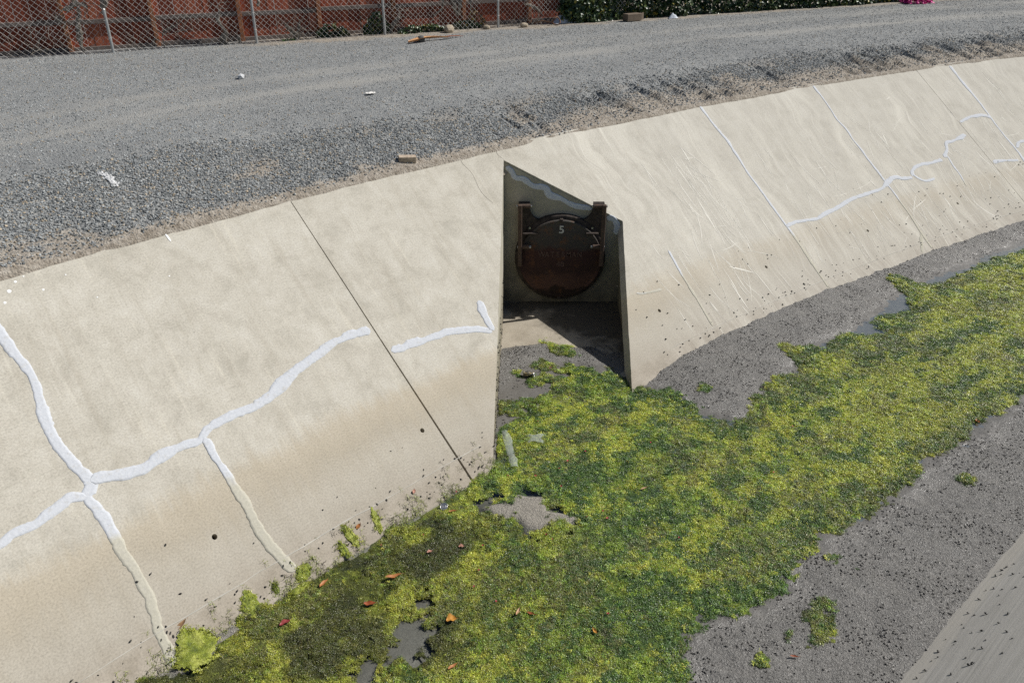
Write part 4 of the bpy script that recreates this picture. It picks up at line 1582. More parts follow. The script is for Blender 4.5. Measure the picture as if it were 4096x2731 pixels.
snails = source_collection('snail_shell', snail_meshes())


def bits(n, a0, a1, e0, e1, dens, size, name, label, bank_on=False, power=1.0):
    ua = a0 + (a1 - a0) * RNG.random(n) ** power
    ue = e0 + (e1 - e0) * RNG.random(n)
    keep = RNG.random(n) < dens(ua, ue)
    ua, ue = ua[keep], ue[keep]
    m = len(ua)
    if bank_on:
        P = np.array([on_bank(a, e, 0.001) for a, e in zip(ua, ue)])
    else:
        x, y = xy(ua, ue)
        P = np.stack([x, y, bed_z(ua, ue) - 0.001], 1)
    s = size[0] + (size[1] - size[0]) * RNG.random(m)
    cc = np.array((0.022, 0.02, 0.018)) * (0.6 + 1.6 * RNG.random((m, 1)))
    o = scatter(name, P, np.stack([(RNG.random(m) - 0.5) * 0.4, (RNG.random(m) - 0.5) * 0.4, RNG.random(m) * 6.283], 1), s, RNG.integers(0, 4, m), cc, snails)
    tag(o, label, 'snails')
    return o


def d_mud(a, e):
    d = sdf(a, e, WATER)
    cl = fbm(a * 3.0, e * 3.0, 3, 291)
    x, y = xy(a, e)
    right = ((e < -0.02) & (a > 7.4)) | (e < -3.0) | ((a > 5.5) & inside(x, y, [(-0.16, 8.2), (-0.12, 10.9), (1.6, 10.9), (1.55, 9.2)]))
    return np.clip(np.maximum(sstep(d, -0.02, 0.15), 0.8 * (e > 0.3)) * (0.12 + 1.3 * sstep(cl, 0.42, 0.62)), 0, 1) * right


bits(70000, 2.5, 20, -4.9, 2.0, d_mud, (0.010, 0.026), 'mud_snails', 'small dark snails strewn over the grey mud', power=1.2)
bits(900, 8.2, 20, -0.02, 1.0, lambda a, e: 0.12 + 0.75 * (1 - sstep(e, 0.0, 0.35)), (0.014, 0.036), 'bank_snails', 'dark snails dotted over the low bank beyond the outlet', True)
bits(420, 0.0, 5.3, -0.15, 0.6, lambda a, e: 0.04 + 0.96 * (1 - sstep(e, 0.0, 0.16)) * (e > -0.12), (0.014, 0.034), 'toe_snails', 'dark snails and grit along the left toe of the bank', True)


def near_bits():
    n = 170
    ua = 4.0 + 6 * RNG.random(n)
    t = 0.02 + 0.75 * RNG.random(n) ** 1.8
    x, y = xy(ua, -4.75 - t)
    P = np.stack([x, y, SL * t + 0.002], 1)
    cc = np.array((0.02, 0.018, 0.016)) * (0.6 + 1.2 * RNG.random((n, 1)))
    o = scatter('near_bank_snails', P, np.stack([np.zeros(n), np.zeros(n), RNG.random(n) * 6.283], 1), 0.014 + 0.022 * RNG.random(n), RNG.integers(0, 4, n), cc, snails)
    tag(o, 'dark snails on the near bank at the lower right', 'snails')


near_bits()
# snails on the lit left wall of the outlet
n = 150
yy = 7.3 + 3.9 * RNG.random(n)
xx = -0.126 + (11.515 - yy) / (11.515 - 6.6) * (-0.113) + 0.003
zz = -0.05 + 0.75 * RNG.random(n) ** 1.5
zz = np.minimum(zz, np.array([bank_z(a, b) for a, b in zip(xx, yy)]) - 0.05)
o = scatter('wall_snails', np.stack([xx, yy, zz], 1), np.stack([np.zeros(n), np.full(n, math.pi / 2), RNG.random(n) * 6.283], 1), 0.012 + 0.016 * RNG.random(n), RNG.integers(0, 4, n), np.full((n, 3), 0.02), snails)
tag(o, 'dark snails clinging to the side wall of the outlet', 'snails')

# ================================================================== WOODEN FENCE
def make_wood():
    M = Mat('red_stained_wood', 0.8, 0.25)
    oc = M.n('TexCoord').outputs['Object']
    rnd = M.n('ObjectInfo').outputs['Random']
    off = M.n('CombineXYZ', {'X': M.math('MULTIPLY', rnd, 37.0), 'Y': M.math('MULTIPLY', rnd, 11.0), 'Z': 0.0}).outputs[0]
    pv = M.n('VectorMath', operation='ADD')
    M.nt.links.new(oc, pv.inputs[0])
    M.nt.links.new(off, pv.inputs[1])
    g = M.noise(M.mapv(pv.outputs[0], (40, 40, 2.2)), 1.0, 5, 0.65, 0.5)
    base = M.ramp(g, [(0.3, (0.20, 0.048, 0.028)), (0.55, (0.34, 0.09, 0.048)), (0.75, (0.46, 0.17, 0.095))])
    tint = M.ramp(rnd, [(0.0, (0.55, 0.5, 0.5)), (0.35, (0.9, 0.85, 0.8)), (0.7, (1.1, 1.1, 1.1)), (1.0, (1.25, 1.5, 1.5))])
    base = M.mix(1.0, base, tint, 'MULTIPLY')
    M.color(base)
    M.bump(g, 0.4, 0.004)
    return M.m


def make_grey_wood():
    M = Mat('weathered_rail_wood', 0.85, 0.2)
    oc = M.n('TexCoord').outputs['Object']
    g = M.noise(M.mapv(oc, (2.2, 50, 50)), 1.0, 5, 0.65, 0.4)
    base = M.ramp(g, [(0.3, (0.10, 0.075, 0.065)), (0.55, (0.21, 0.17, 0.15)), (0.75, (0.34, 0.29, 0.265))])
    M.color(base)
    M.bump(g, 0.4, 0.004)
    return M.m


MAT_PLANK = make_wood()
MAT_RAIL = make_grey_wood()
MAT_POST = simple('brown_post_wood', (0.32, 0.13, 0.06), 0.8, var=0.4, scale=14)
RZ = 2.90
FANG = math.atan2(FD[1], FD[0])


def fpt(s, off, h=0.0):
    p = FENCE_O + FD * s + FN * off
    return (p[0], p[1], RZ + h)


wf = empty('wooden_fence', fpt(0, 0.47, -0.06), FANG)
tag(wf, 'red stained wooden plank fence behind the chain link fence', 'fence')
plank_me = MB().box((0, 0, 0.92), (0.148, 0.018, 1.84), 0.002)
plank_mesh = mesh_data('plank', plank_me.v, plank_me.f, MAT_PLANK)
rp = random.Random(3)
s = -3.6
while s < 12.2:
    add('plank', plank_mesh, wf, loc=(s, rp.uniform(-0.004, 0.004), rp.uniform(-0.02, 0.02)), rot=(rp.uniform(-0.004, 0.004), rp.uniform(-0.006, 0.006), 0))
    s += 0.1494
wood_posts = [-2.75, -1.02, 0.66, 2.41, 4.15, 5.92, 7.69, 9.48, 11.2]
for h in (0.10, 0.62, 1.45):
    for i in range(len(wood_posts) - 1):
        ln = wood_posts[i + 1] - wood_posts[i] - 0.096
        MB().box((0, 0, 0), (ln, 0.040, 0.088), 0.004).build('rail', MAT_RAIL, wf, loc=((wood_posts[i] + wood_posts[i + 1]) / 2, -0.032, h + rp.uniform(-0.015, 0.015)), rot=(0, rp.uniform(-0.006, 0.006), 0))
post_me = MB().box((0, 0, 0.95), (0.09, 0.09, 1.95), 0.005)
post_mesh = mesh_data('post', post_me.v, post_me.f, MAT_POST)
for s in wood_posts:
    add('post', post_mesh, wf, loc=(s, -0.058, 0), rot=(0, rp.uniform(-0.015, 0.015), 0))

# ================================================================== CHAIN LINK FENCE
MAT_GALV = simple('galvanised_steel', (0.42, 0.43, 0.43), 0.45, 0.55, var=0.15, scale=20)
MAT_WIRE = simple('galvanised_wire', (0.66, 0.64, 0.61), 0.5, 0.1, var=0.2, scale=12)
cf = empty('chain_link_fence', fpt(0, 0, 0), FANG)
tag(cf, 'galvanised chain link fence standing along the gravel road', 'fence')
mb = MB()
cell, cellh, wr = 0.062, 0.060, 0.0038
ncol = int(16.2 / cell)
for c in range(ncol):
    x0 = -3.6 + c * cell
    pts = []
    nh = int(1.8 / cellh)
    for k in range(nh + 1):
        xx_ = x0 + (cell if ((k + c) % 2) else 0)
        sag = 0.012 * math.sin(x0 * 1.7 + k * 0.31) + 0.03 * (float(vn(x0 * 0.8, k * 0.1, 7)) - 0.5)
        pts.append((xx_, sag + (0.004 if (k + c) % 2 else -0.004), -0.02 + k * cellh))
    mb.tube(pts, wr, 3, False)
mb.build('wire_mesh', MAT_WIRE, cf)
for i, s in enumerate([-3.1, -0.24, 2.64, 5.54, 8.41, 11.3]):
    m2 = MB()
    hgt = 0.84 if i == 1 else 1.95
    m2.tube([(0, 0, -0.15), (0, 0, hgt - 0.02), (0, 0, hgt)], [0.030, 0.030, 0.018], 14)
    po = m2.build('post', MAT_GALV, cf, False, loc=(s, -0.045, 0), rot=(rp.uniform(-0.01, 0.01), rp.uniform(-0.012, 0.012), 0))
    for hh in (0.28, 0.62, 1.2):
        if hh < hgt:
            m3 = MB()
            ring = [(0.033 * math.cos(t), 0.033 * math.sin(t), hh) for t in np.linspace(0, 2 * math.pi, 15)]
            m3.tube(ring, 0.003, 5, False)
            m3.build('tie_wire', MAT_WIRE, po)

# ================================================================== DEAD VINES BETWEEN THE FENCES
def make_bark():
    M = Mat('dead_vine_bark', 0.95, 0.15)
    p = M.n('TexCoord').outputs['Object']
    g = M.noise(M.mapv(p, (30, 30, 8)), 1.0, 5, 0.7, 1.0)
    M.color(M.ramp(g, [(0.3, (0.10, 0.085, 0.07)), (0.55, (0.32, 0.28, 0.235)), (0.75, (0.58, 0.53, 0.46))]))
    M.bump(g, 0.9, 0.02)
    return M.m


MAT_BARK = make_bark()
rv = random.Random(31)


def vine(label, stems, off=0.16, twigs=3):
    twigs = twigs * 2 + 2
    """stems: list of (points in (s, h), radii)"""
    s0, h0 = stems[0][0][0]
    root = empty('dead_vine', fpt(s0, off, h0), FANG)
    tag(root, label, 'dead vine', 'dead vine pieces caught between the two fences')
    for pts, rads in stems:
        P = resample(np.array([(p[0] - s0, p[1] - h0) for p in pts], float), 0.035)
        n = len(P)
        R = np.interp(np.linspace(0, 1, n), np.linspace(0, 1, len(rads)), rads)
        Q = [(p[0] + rv.uniform(-1, 1) * r * 0.35, rv.uniform(-0.25, 0.25) * r + 0.02 * math.sin(i * 0.5), p[1]) for i, (p, r) in enumerate(zip(P, R))]
        R = [r * rv.uniform(0.75, 1.3) for r in R]
        mb = MB()
        mb.tube(Q, R, 8, True, 0.22, rv)
        st = mb.build('stem', MAT_BARK, root, True)
        for t in range(twigs):
            b = np.array(Q[rv.randrange(n)])
            m2 = MB()
            tp = [b]
            d = np.array([rv.uniform(-1, 1), rv.uniform(-0.4, 0.1), rv.uniform(-0.6, 1)])
            for k in range(5):
                d = d + np.array([rv.uniform(-0.5, 0.5), rv.uniform(-0.2, 0.2), rv.uniform(-0.5, 0.5)])
                tp.append(tp[-1] + d / np.linalg.norm(d) * rv.uniform(0.04, 0.10))
            m2.tube(tp, [0.009, 0.008, 0.007, 0.006, 0.005, 0.003], 4, False)
            m2.build('twig', MAT_BARK, st)


vine('gnarled dead vine clump hanging left of the short steel post', [([(-0.96, 0.83), (-0.85, 0.85), (-0.74, 0.93), (-0.61, 0.92), (-0.52, 0.85)], [0.03, 0.045, 0.05, 0.035, 0.03]), ([(-0.74, 0.93), (-0.72, 1.3), (-0.70, 1.8)], [0.04, 0.03, 0.03])], twigs=5)
vine('thick knotted dead stem hanging low beside the short steel post', [([(-0.70, 0.86), (-0.72, 0.68), (-0.78, 0.53), (-0.79, 0.34), (-0.80, 0.19), (-0.80, -0.05)], [0.02, 0.03, 0.05, 0.06, 0.035, 0.012])], twigs=5)
vine('bulky dead vine stump lodged above the short steel post', [([(-0.19, 1.9), (-0.19, 1.3), (-0.19, 0.98), (-0.24, 0.83), (-0.25, 0.70)], [0.05, 0.07, 0.09, 0.07, 0.03])], twigs=3)
vine('pale crooked strip of bark caught on the middle rail', [([(-1.12, 0.76), (-1.12, 0.66), (-1.05, 0.61), (-0.98, 0.56)], [0.012, 0.03, 0.025, 0.012])], twigs=2)
vine('tall twisted dead vine trunk with a bulbous foot near second post', [([(1.96, -0.08), (1.98, 0.08), (2.0, 0.15), (2.05, 0.22), (1.98, 0.36), (1.92, 0.51), (1.98, 0.63), (1.97, 0.8)], [0.085, 0.085, 0.06, 0.03, 0.03, 0.04, 0.015, 0.006])], twigs=4)
vine('thin forked dry branch leaning on the wooden fence', [([(0.77, -0.05), (0.77, 0.29), (0.92, 0.36), (1.04, 0.42), (1.23, 0.31)], [0.010, 0.009, 0.010, 0.008, 0.004]), ([(1.04, 0.42), (1.2, 0.52), (1.43, 0.63)], [0.007, 0.005, 0.003])], twigs=6)
vine('cut vine stem hanging at the top beside the second post', [([(2.86, 1.9), (2.84, 1.3), (2.84, 0.86), (2.79, 0.73)], [0.03, 0.035, 0.04, 0.04])], twigs=1)
vine('forked dead stump on the ground between second and third posts', [([(3.55, -0.08), (3.55, 0.06), (3.47, 0.17), (3.32, 0.31)], [0.07, 0.06, 0.04, 0.02]), ([(3.55, 0.06), (3.61, 0.18), (3.64, 0.32)], [0.05, 0.035, 0.03])], twigs=7)
vine('small dead stub beside a wooden post near the second post', [([(2.31, -0.08), (2.31, 0.05), (2.29, 0.15)], [0.06, 0.045, 0.02])], twigs=3)
vine('crooked dead vine rising from ivy right of the third post', [([(5.72, -0.08), (5.8, 0.15), (5.9, 0.29), (5.99, 0.38), (5.97, 0.51), (6.02, 0.6)], [0.035, 0.035, 0.045, 0.03, 0.015, 0.006])], twigs=5)
vine('bent dead limb hanging over the middle of the third bay', [([(6.80, 0.30), (6.89, 0.38), (7.02, 0.46), (7.08, 0.69), (7.10, 1.3), (7.1, 1.8)], [0.012, 0.03, 0.035, 0.04, 0.05, 0.05])], twigs=2)
vine('massive double dead trunk hanging before the fourth post', [([(7.33, 1.8), (7.36, 1.0), (7.35, 0.55), (7.44, 0.31)], [0.09, 0.085, 0.08, 0.03]), ([(7.52, 1.8), (7.51, 0.9), (7.47, 0.31)], [0.06, 0.055, 0.04])], twigs=3)
vine('slim dead stem hanging just right of the double trunk', [([(7.77, 1.8), (7.77, 0.8), (7.78, 0.41), (7.84, 0.30)], [0.02, 0.025, 0.025, 0.008])], twigs=6)
vine('bleached slanting vine stub near the last bare fence panel', [([(9.22, 0.47), (9.35, 0.46), (9.47, 0.41), (9.62, 0.31), (9.76, 0.16)], [0.015, 0.035, 0.035, 0.02, 0.006])], twigs=4)
vine('dead stem hanging beside the edge of the ivy hedge', [([(10.38, 1.8), (10.36, 0.9), (10.36, 0.56), (10.33, 0.40)], [0.03, 0.035, 0.04, 0.02])], twigs=2)

def brush(label, s0, w, h, n, off=0.10):
    root = empty('dry_brush', fpt(s0, off, 0.0), FANG)
    tag(root, label, 'dry brush', 'dry brush tangled in the chain link')
    for k in range(n):
        mb = MB()
        p = [np.array((rv.uniform(-w, w), rv.uniform(-0.05, 0.08), rv.uniform(-0.02, h * 0.7)))]
        d = np.array([rv.uniform(-1, 1), rv.uniform(-0.2, 0.2), rv.uniform(-0.2, 1.2)])
        for q in range(7):
            d = d / np.linalg.norm(d) + np.array([rv.uniform(-0.7, 0.7), rv.uniform(-0.2, 0.2), rv.uniform(-0.6, 0.6)])
            p.append(p[-1] + d / np.linalg.norm(d) * rv.uniform(0.03, 0.09))
        mb.tube(p, list(np.linspace(rv.uniform(0.006, 0.011), 0.0025, 8)), 4, False)
        mb.build('twig', MAT_BARK, root)


brush('tangle of dry twigs at the far left end of the fence', -1.75, 0.45, 0.55, 16)
brush('dry twigs spread over planks just right of the short post', 0.35, 0.35, 0.35, 12)
brush('loose dry twigs high on the mesh left of the short post', -1.3, 0.3, 1.0, 12)
brush('dry stalks around the forked stump in the second bay', 3.4, 0.3, 0.35, 12)
brush('dry stalks on the fence before the double dead trunk', 6.6, 0.35, 0.45, 10)
brush('dry twigs on the ground before the last fence panel', 9.3, 0.4, 0.18, 12)

# ================================================================== IVY
def make_leaf_mat(name, c0, c1, c2, rough=0.4):
    M = Mat(name, rough, 0.5)
    t = M.attr('tone').outputs['Fac']
    M.color(M.ramp(t, [(0.0, c0), (0.55, c1), (0.93, c2), (1.0, (0.45, 0.36, 0.05))]))
    return M.m


MAT_IVY = make_leaf_mat('ivy_leaves', (0.010, 0.026, 0.012), (0.030, 0.065, 0.022), (0.12, 0.165, 0.05))
MAT_IVY_DRY = make_leaf_mat('dry_leaves', (0.10, 0.05, 0.02), (0.24, 0.13, 0.05), (0.36, 0.24, 0.11), 0.7)
MAT_TWIG = simple('ivy_stem', (0.16, 0.12, 0.08), 0.9)


def leaf_cloud(pts, nrm, size, rng, tone=None):
    """ivy-like leaves: five-cornered, folded along the midrib"""
    m = len(pts)
    sh = np.array([(0, -0.5, 0), (0.46, -0.22, 0.10), (0.30, 0.18, 0.06), (0, 0.55, 0.0), (-0.30, 0.18, 0.06), (-0.46, -0.22, 0.10), (0, 0, -0.05)])
    fc = np.array([(6, 0, 1), (6, 1, 2), (6, 2, 3), (6, 3, 4), (6, 4, 5), (6, 5, 0)])
    n_ = nrm / (np.linalg.norm(nrm, axis=1)[:, None] + 1e-9)
    ref = rng.normal(size=(m, 3))
    t = np.cross(n_, ref)
    t /= np.linalg.norm(t, axis=1)[:, None] + 1e-9
    b = np.cross(n_, t)
    V = pts[:, None, :] + size[:, None, None] * (sh[None, :, 0, None] * t[:, None, :] + sh[None, :, 1, None] * b[:, None, :] + sh[None, :, 2, None] * n_[:, None, :])
    F = fc[None] + (np.arange(m) * 7)[:, None, None]
    tn = rng.random(m) if tone is None else tone
    return V.reshape(-1, 3), F.reshape(-1, 3), np.repeat(tn, 7)


def ivy_mass(name, label, cat, s0, s1, hmax, depth, count, lsize, off0, mat, seed, ragged=0.35, group=None, hmin=-0.02, stems=6):
    rng = np.random.default_rng(seed)
    root = empty(name, fpt(s0, off0, 0), FANG)
    tag(root, label, cat, group)
    ss = rng.random(count) * (s1 - s0)
    ht = hmax * (1 - ragged * fbm(ss * 1.2, ss * 0 + seed, 3, seed))
    edge = np.minimum(ss, (s1 - s0) - ss) / max(0.25, 0.15 * (s1 - s0))
    ht = ht * np.clip(0.35 + 0.65 * edge, 0.3, 1)
    hh = hmin + (ht - hmin) * rng.random(count)
    bul = depth * (0.35 + 0.65 * fbm(ss * 1.6, hh * 2.2, 3, seed + 3))
    dep = -bul * rng.random(count) ** 0.45
    pts = np.stack([ss, dep, hh], 1)
    nr = np.stack([rng.normal(0, 0.6, count), -0.7 + rng.normal(0, 0.5, count), 0.45 + rng.normal(0, 0.5, count)], 1)
    sz = lsize * (0.55 + 0.8 * rng.random(count))
    V, F, tn = leaf_cloud(pts, nr, sz, rng)
    fo = add('foliage', mesh_data('foliage', V, F, mat, False, attrs={'tone': tn}), root)
    fo['kind'] = 'stuff'
    for i in range(stems):
        mb = MB()
        x = rng.random() * (s1 - s0)
        p = [np.array((x, -0.05, -0.05))]
        for k in range(6):
            p.append(p[-1] + np.array((rng.normal(0, 0.06), rng.normal(0, 0.02), hmax / 7)))
        mb.tube(p, [0.012, 0.011, 0.009, 0.008, 0.006, 0.005, 0.003], 5, False)
        mb.build('stem', MAT_TWIG, root)
    return root


hedge = ivy_mass('ivy_hedge', 'dense dark green ivy hedge covering the fence at the upper right', 'hedge', 10.15, 34.0, 2.3, 0.55, 62000, 0.085, 0.30, MAT_IVY, 301, 0.15, stems=26)
ivy_mass('ivy_plant', 'low leafy ivy clump at the fence foot left of the third post', 'ivy', 4.0, 4.75, 0.34, 0.14, 330, 0.07, 0.30, MAT_IVY, 311, group='ivy clumps along the foot of the fence')
ivy_mass('ivy_plant', 'upright ivy climbing the mesh beside the third steel post', 'ivy', 5.12, 5.75, 0.62, 0.14, 420, 0.07, 0.26, MAT_IVY, 312, group='ivy clumps along the foot of the fence')
ivy_mass('ivy_plant', 'sprawling ivy on the ground right of the third steel post', 'ivy', 5.9, 7.1, 0.20, 0.22, 420, 0.06, 0.10, MAT_IVY, 313, group='ivy clumps along the foot of the fence')
ivy_mass('ivy_plant', 'small dark ivy tuft under the double dead trunk', 'ivy', 7.15, 8.0, 0.22, 0.16, 240, 0.06, 0.16, MAT_IVY, 314, group='ivy clumps along the foot of the fence')
ivy_mass('ivy_plant', 'tiny green ivy sprig at the foot of the forked stump', 'ivy', 3.2, 3.48, 0.08, 0.10, 60, 0.06, 0.05, MAT_IVY, 315, group='ivy clumps along the foot of the fence')
ivy_mass('dry_vine_leaves', 'brown dry leaves clinging to the mesh near the slim dead stem', 'dry leaves', 7.62, 8.15, 0.55, 0.14, 260, 0.055, 0.20, MAT_IVY_DRY, 316)

# magenta bougainvillea at the foot of the hedge
MAT_BOUG = make_leaf_mat('bougainvillea_bracts', (0.50, 0.005, 0.16), (0.70, 0.012, 0.30), (0.80, 0.05, 0.42), 0.6)
bx, by = xy(26.78, 9.03)
bou = empty('bougainvillea', (bx, by, RZ), FANG)
tag(bou, 'bright magenta bougainvillea sprawling at the foot of the hedge', 'plant')
rng = np.random.default_rng(77)
cn = 700
th_ = rng.random(cn) * 6.283
rr = rng.random(cn) ** 0.5
pts = np.stack([0.42 * rr * np.cos(th_) + 0.1 * rng.normal(size=cn), 0.30 * rr * np.sin(th_), 0.42 * (1 - rr ** 2) * rng.random(cn) ** 0.5 + 0.02], 1)
V, F, tn = leaf_cloud(pts, np.stack([rng.normal(0, 0.5, cn), -0.4 + rng.normal(0, 0.4, cn), 0.8 + rng.normal(0, 0.3, cn)], 1), 0.05 + 0.03 * rng.random(cn), rng, rng.random(cn) * 0.9)
fo = add('bracts', mesh_data('bracts', V, F, MAT_BOUG, False, attrs={'tone': tn}), bou)
fo['kind'] = 'stuff'
mb = MB()
for i in range(5):
    an = rng.random() * 6.283
    mb.tube([(0, 0, -0.03), (0.15 * math.cos(an), 0.1 * math.sin(an), 0.18), (0.34 * math.cos(an), 0.24 * math.sin(an), 0.22)], [0.012, 0.008, 0.004], 5, False)
mb.build('stems', MAT_TWIG, bou)

# ================================================================== LITTER AND SMALL THINGS
def leaf_mesh(L, W, curl, seed, mat):
    r = random.Random(seed)
    rows = []
    n = 8
    bend = r.uniform(-0.35, 0.35)
    for i in range(n + 1):
        t = i / n
        w = W * 0.5 * (math.sin(math.pi * t ** 0.85) ** 0.8 if 0 < t < 1 else 0.03)
        cx = L * (t - 0.5)
        cy = bend * L * (t - 0.5) ** 2
        zc = 0.02 * L * math.sin(t * 6 + seed) + curl * L * (t - 0.5) ** 2 * 0.9
        row = []
        for k in (-1, -0.5, 0, 0.5, 1):
            row.append((cx, cy + w * k, zc + abs(k) ** 1.5 * w * (0.75 + 0.3 * math.sin(i * 1.3 + seed)) + 0.004))
        rows.append(row)
    mb = MB().quad_grid(rows)
    return mesh_data('leaf_blade', mb.v, mb.f, mat, True)


def leaf_mat(name, c):
    M = Mat(name, 0.55, 0.4)
    p = M.n('TexCoord').outputs['Object']
    g = M.noise(M.mapv(p, (20, 60, 20)), 1.0, 4)
    M.color(M.ramp(g, [(0.3, tuple(x * 0.55 for x in c)), (0.7, tuple(min(1, x * 1.25) for x in c))]))
    return M.m


LM = {'orange': leaf_mat('orange_dead_leaf', (0.42, 0.17, 0.055)), 'rust': leaf_mat('rust_dead_leaf', (0.33, 0.085, 0.03)), 'tan': leaf_mat('tan_dead_leaf', (0.46, 0.28, 0.15)),
      'red': leaf_mat('red_dead_leaf', (0.28, 0.045, 0.045)), 'gold': leaf_mat('gold_dead_leaf', (0.55, 0.27, 0.05)), 'pink': leaf_mat('pink_dead_leaf', (0.50, 0.26, 0.19))}
MAT_STALK = simple('leaf_stalk', (0.25, 0.12, 0.05), 0.8)


def ground_at(a, e):
    if e > -0.05:
        x, y = xy(a, e)
        if not inside(np.array([x]), np.array([y]), [(-0.2, 6.6), (-0.12, 11.4), (1.66, 11.4), (1.58, 8.2)])[0]:
            return SL * e + 0.006
    D, z = top_at(np.array([a]), np.array([e]))
    return max(float(z[0]), float(bed_z(np.array([a]), np.array([e]))[0]), WL) + 0.012


LEAVES = [
    (3.03, -0.75, 0.165, 0.045, 'orange', 20, 'long orange brown leaf on olive algae below the bank toe'),
    (2.49, -0.32, 0.12, 0.04, 'orange', 60, 'curled tan orange leaf standing at the algae edge by the bank toe'),
    (2.67, -0.85, 0.115, 0.05, 'rust', 5, 'broad rust brown leaf lying flat in the olive algae'),
    (1.97, -0.49, 0.105, 0.05, 'red', 35, 'dark red leaf on grey silt at the lower left'),
    (3.11, -1.54, 0.10, 0.085, 'gold', 10, 'broad golden leaf beside the bare silt gap'),
    (2.79, -1.94, 0.10, 0.03, 'orange', 40, 'narrow orange leaf nearest the bottom edge of the photo'),
    (3.62, -1.91, 0.095, 0.03, 'tan', 70, 'pale tan curled leaf in the middle of the green algae'),
    (3.70, -2.0, 0.09, 0.025, 'rust', -20, 'thin rust leaf just right of the pale tan curled leaf'),
    (3.98, -2.54, 0.085, 0.03, 'gold', 110, 'small golden leaf alone in the deep green algae'),
    (4.06, -0.42, 0.09, 0.025, 'orange', 10, 'slim orange leaf touching the round metal can lid'),
    (3.49, -0.74, 0.06, 0.035, 'pink', 20, 'small pinkish leaf on the algae below the bank toe'),
    (5.88, -1.59, 0.09, 0.02, 'tan', 30, 'slender tan leaf in the middle of the channel algae'),
    (6.89, 0.90, 0.10, 0.025, 'pink', 15, 'slim pinkish leaf on the algae behind the drink can'),
    (10.01, -3.44, 0.10, 0.045, 'orange', 80, 'orange leaf at the right edge of the algae mat'),
    (4.99, -3.95, 0.08, 0.02, 'rust', -10, 'small dark rust leaf out on the bare mud'),
    (1.24, 0.03, 0.13, 0.04, 'tan', 40, 'dry tan leaf beside the bright lime clump on the bank'),
    (3.78, -0.90, 0.06, 0.04, 'pink', 0, 'tiny pale leaf over olive algae left of centre'),
    (3.12, -0.02, 0.07, 0.04, 'orange', 50, 'small orange leaf stuck to the foot of the bank'),
    (3.86, 0.0, 0.055, 0.035, 'pink', 75, 'pale oval leaf on the bank foot among dark strands'),
]
for i, (a, e, L, W, m, ang, lab) in enumerate(LEAVES):
    x, y = xy(a, e)
    o = empty('fallen_leaf', (x, y, ground_at(a, e)), math.radians(ang))
    if e > -0.05:
        o.rotation_euler = (tilt * 0.72, -tilt * 0.7, math.radians(ang))
    tag(o, lab, 'leaf', 'fallen leaves in the channel')
    bl = add('blade', leaf_mesh(L, W, 0.25 + 0.3 * rp.random(), i, LM[m]), o)
    MB().tube([(L * 0.49, 0, 0.006 + 0.06 * L), (L * 0.56, 0.004, 0.004 + 0.06 * L), (L * 0.64, 0.01, 0.06 * L)], [0.0022, 0.0018, 0.0014], 5, False).build('stalk', MAT_STALK, o)

MAT_PETAL = simple('red_petal', (0.36, 0.03, 0.055), 0.6, var=0.3)
PETALS = [(5.92, 0.15), (5.89, -0.69), (5.6, -0.68), (5.42, -0.72), (5.12, -0.63), (8.17, -2.04), (5.24, -1.55), (5.18, -1.66), (5.05, -1.49), (4.54, -1.47), (3.95, -1.04), (4.54, -1.38), (5.5, -2.36), (5.21, -0.95), (3.7, -1.26), (3.52, -1.4), (4.2, -2.51), (3.55, -1.68), (6.6, -1.1), (7.2, -2.4), (4.9, -0.4), (4.3, -0.2), (3.6, -0.5), (3.2, -0.3)]
pm = leaf_mesh(0.034, 0.026, 0.7, 3, MAT_PETAL)
for a, e in PETALS:
    x, y = xy(a, e)
    o = add('red_petal', pm, None, (x, y, ground_at(a, e) + 0.006), (rp.uniform(-0.3, 0.3), rp.uniform(-0.3, 0.3), rp.uniform(0, 6.28)), (rp.uniform(0.6, 1.0),) * 3)
    tag(o, 'tiny red petal lying on the algae', 'petal', 'red petals strewn over the algae')

# drink can
MAT_CAN = Mat('can_print', 0.35, 0.5)
M = MAT_CAN
oc = M.n('TexCoord').outputs['Object']
zz_ = M.n('SeparateXYZ', {'Vector': oc})
c = M.ramp(M.math('MULTIPLY_ADD', M.noise(M.mapv(oc, (25, 25, 14)), 1.0, 2), 1.0, 0.0), [(0.40, (0.10, 0.095, 0.08)), (0.46, (0.55, 0.50, 0.40)), (0.54, (0.55, 0.40, 0.12)), (0.60, (0.16, 0.15, 0.13))], 'CONSTANT')
M.color(c)
M.b.inputs['Metallic'].default_value = 0.5
MAT_ALU = simple('bare_aluminium', (0.70, 0.70, 0.70), 0.32, 0.9, var=0.1, scale=20)
cx0, cy0 = xy(6.53, 0.95)
can = empty('drink_can', (cx0, cy0, ground_at(6.53, 0.95) + 0.020))
can.rotation_euler = (math.radians(90), 0, math.radians(76))
tag(can, 'crumpled dark and gold drink can lying on the algae by the outlet', 'can')


def lathe_z(prof, n=24):
    mb = MB()
    m_ = len(prof)
    for k in range(n):
        t = 2 * math.pi * k / n
        for r, z in prof:
            d = 1 - 0.10 * math.exp(-((z - 0.01) / 0.02) ** 2) * (math.cos(t - 0.7) > 0.4)
            mb.v.append((r * d * math.cos(t), r * d * math.sin(t), z))
    for k in range(n):
        for j in range(m_ - 1):
            a0 = k * m_ + j
            b0 = ((k + 1) % n) * m_ + j
            mb.f.append((a0, b0, b0 + 1, a0 + 1))
    return mb


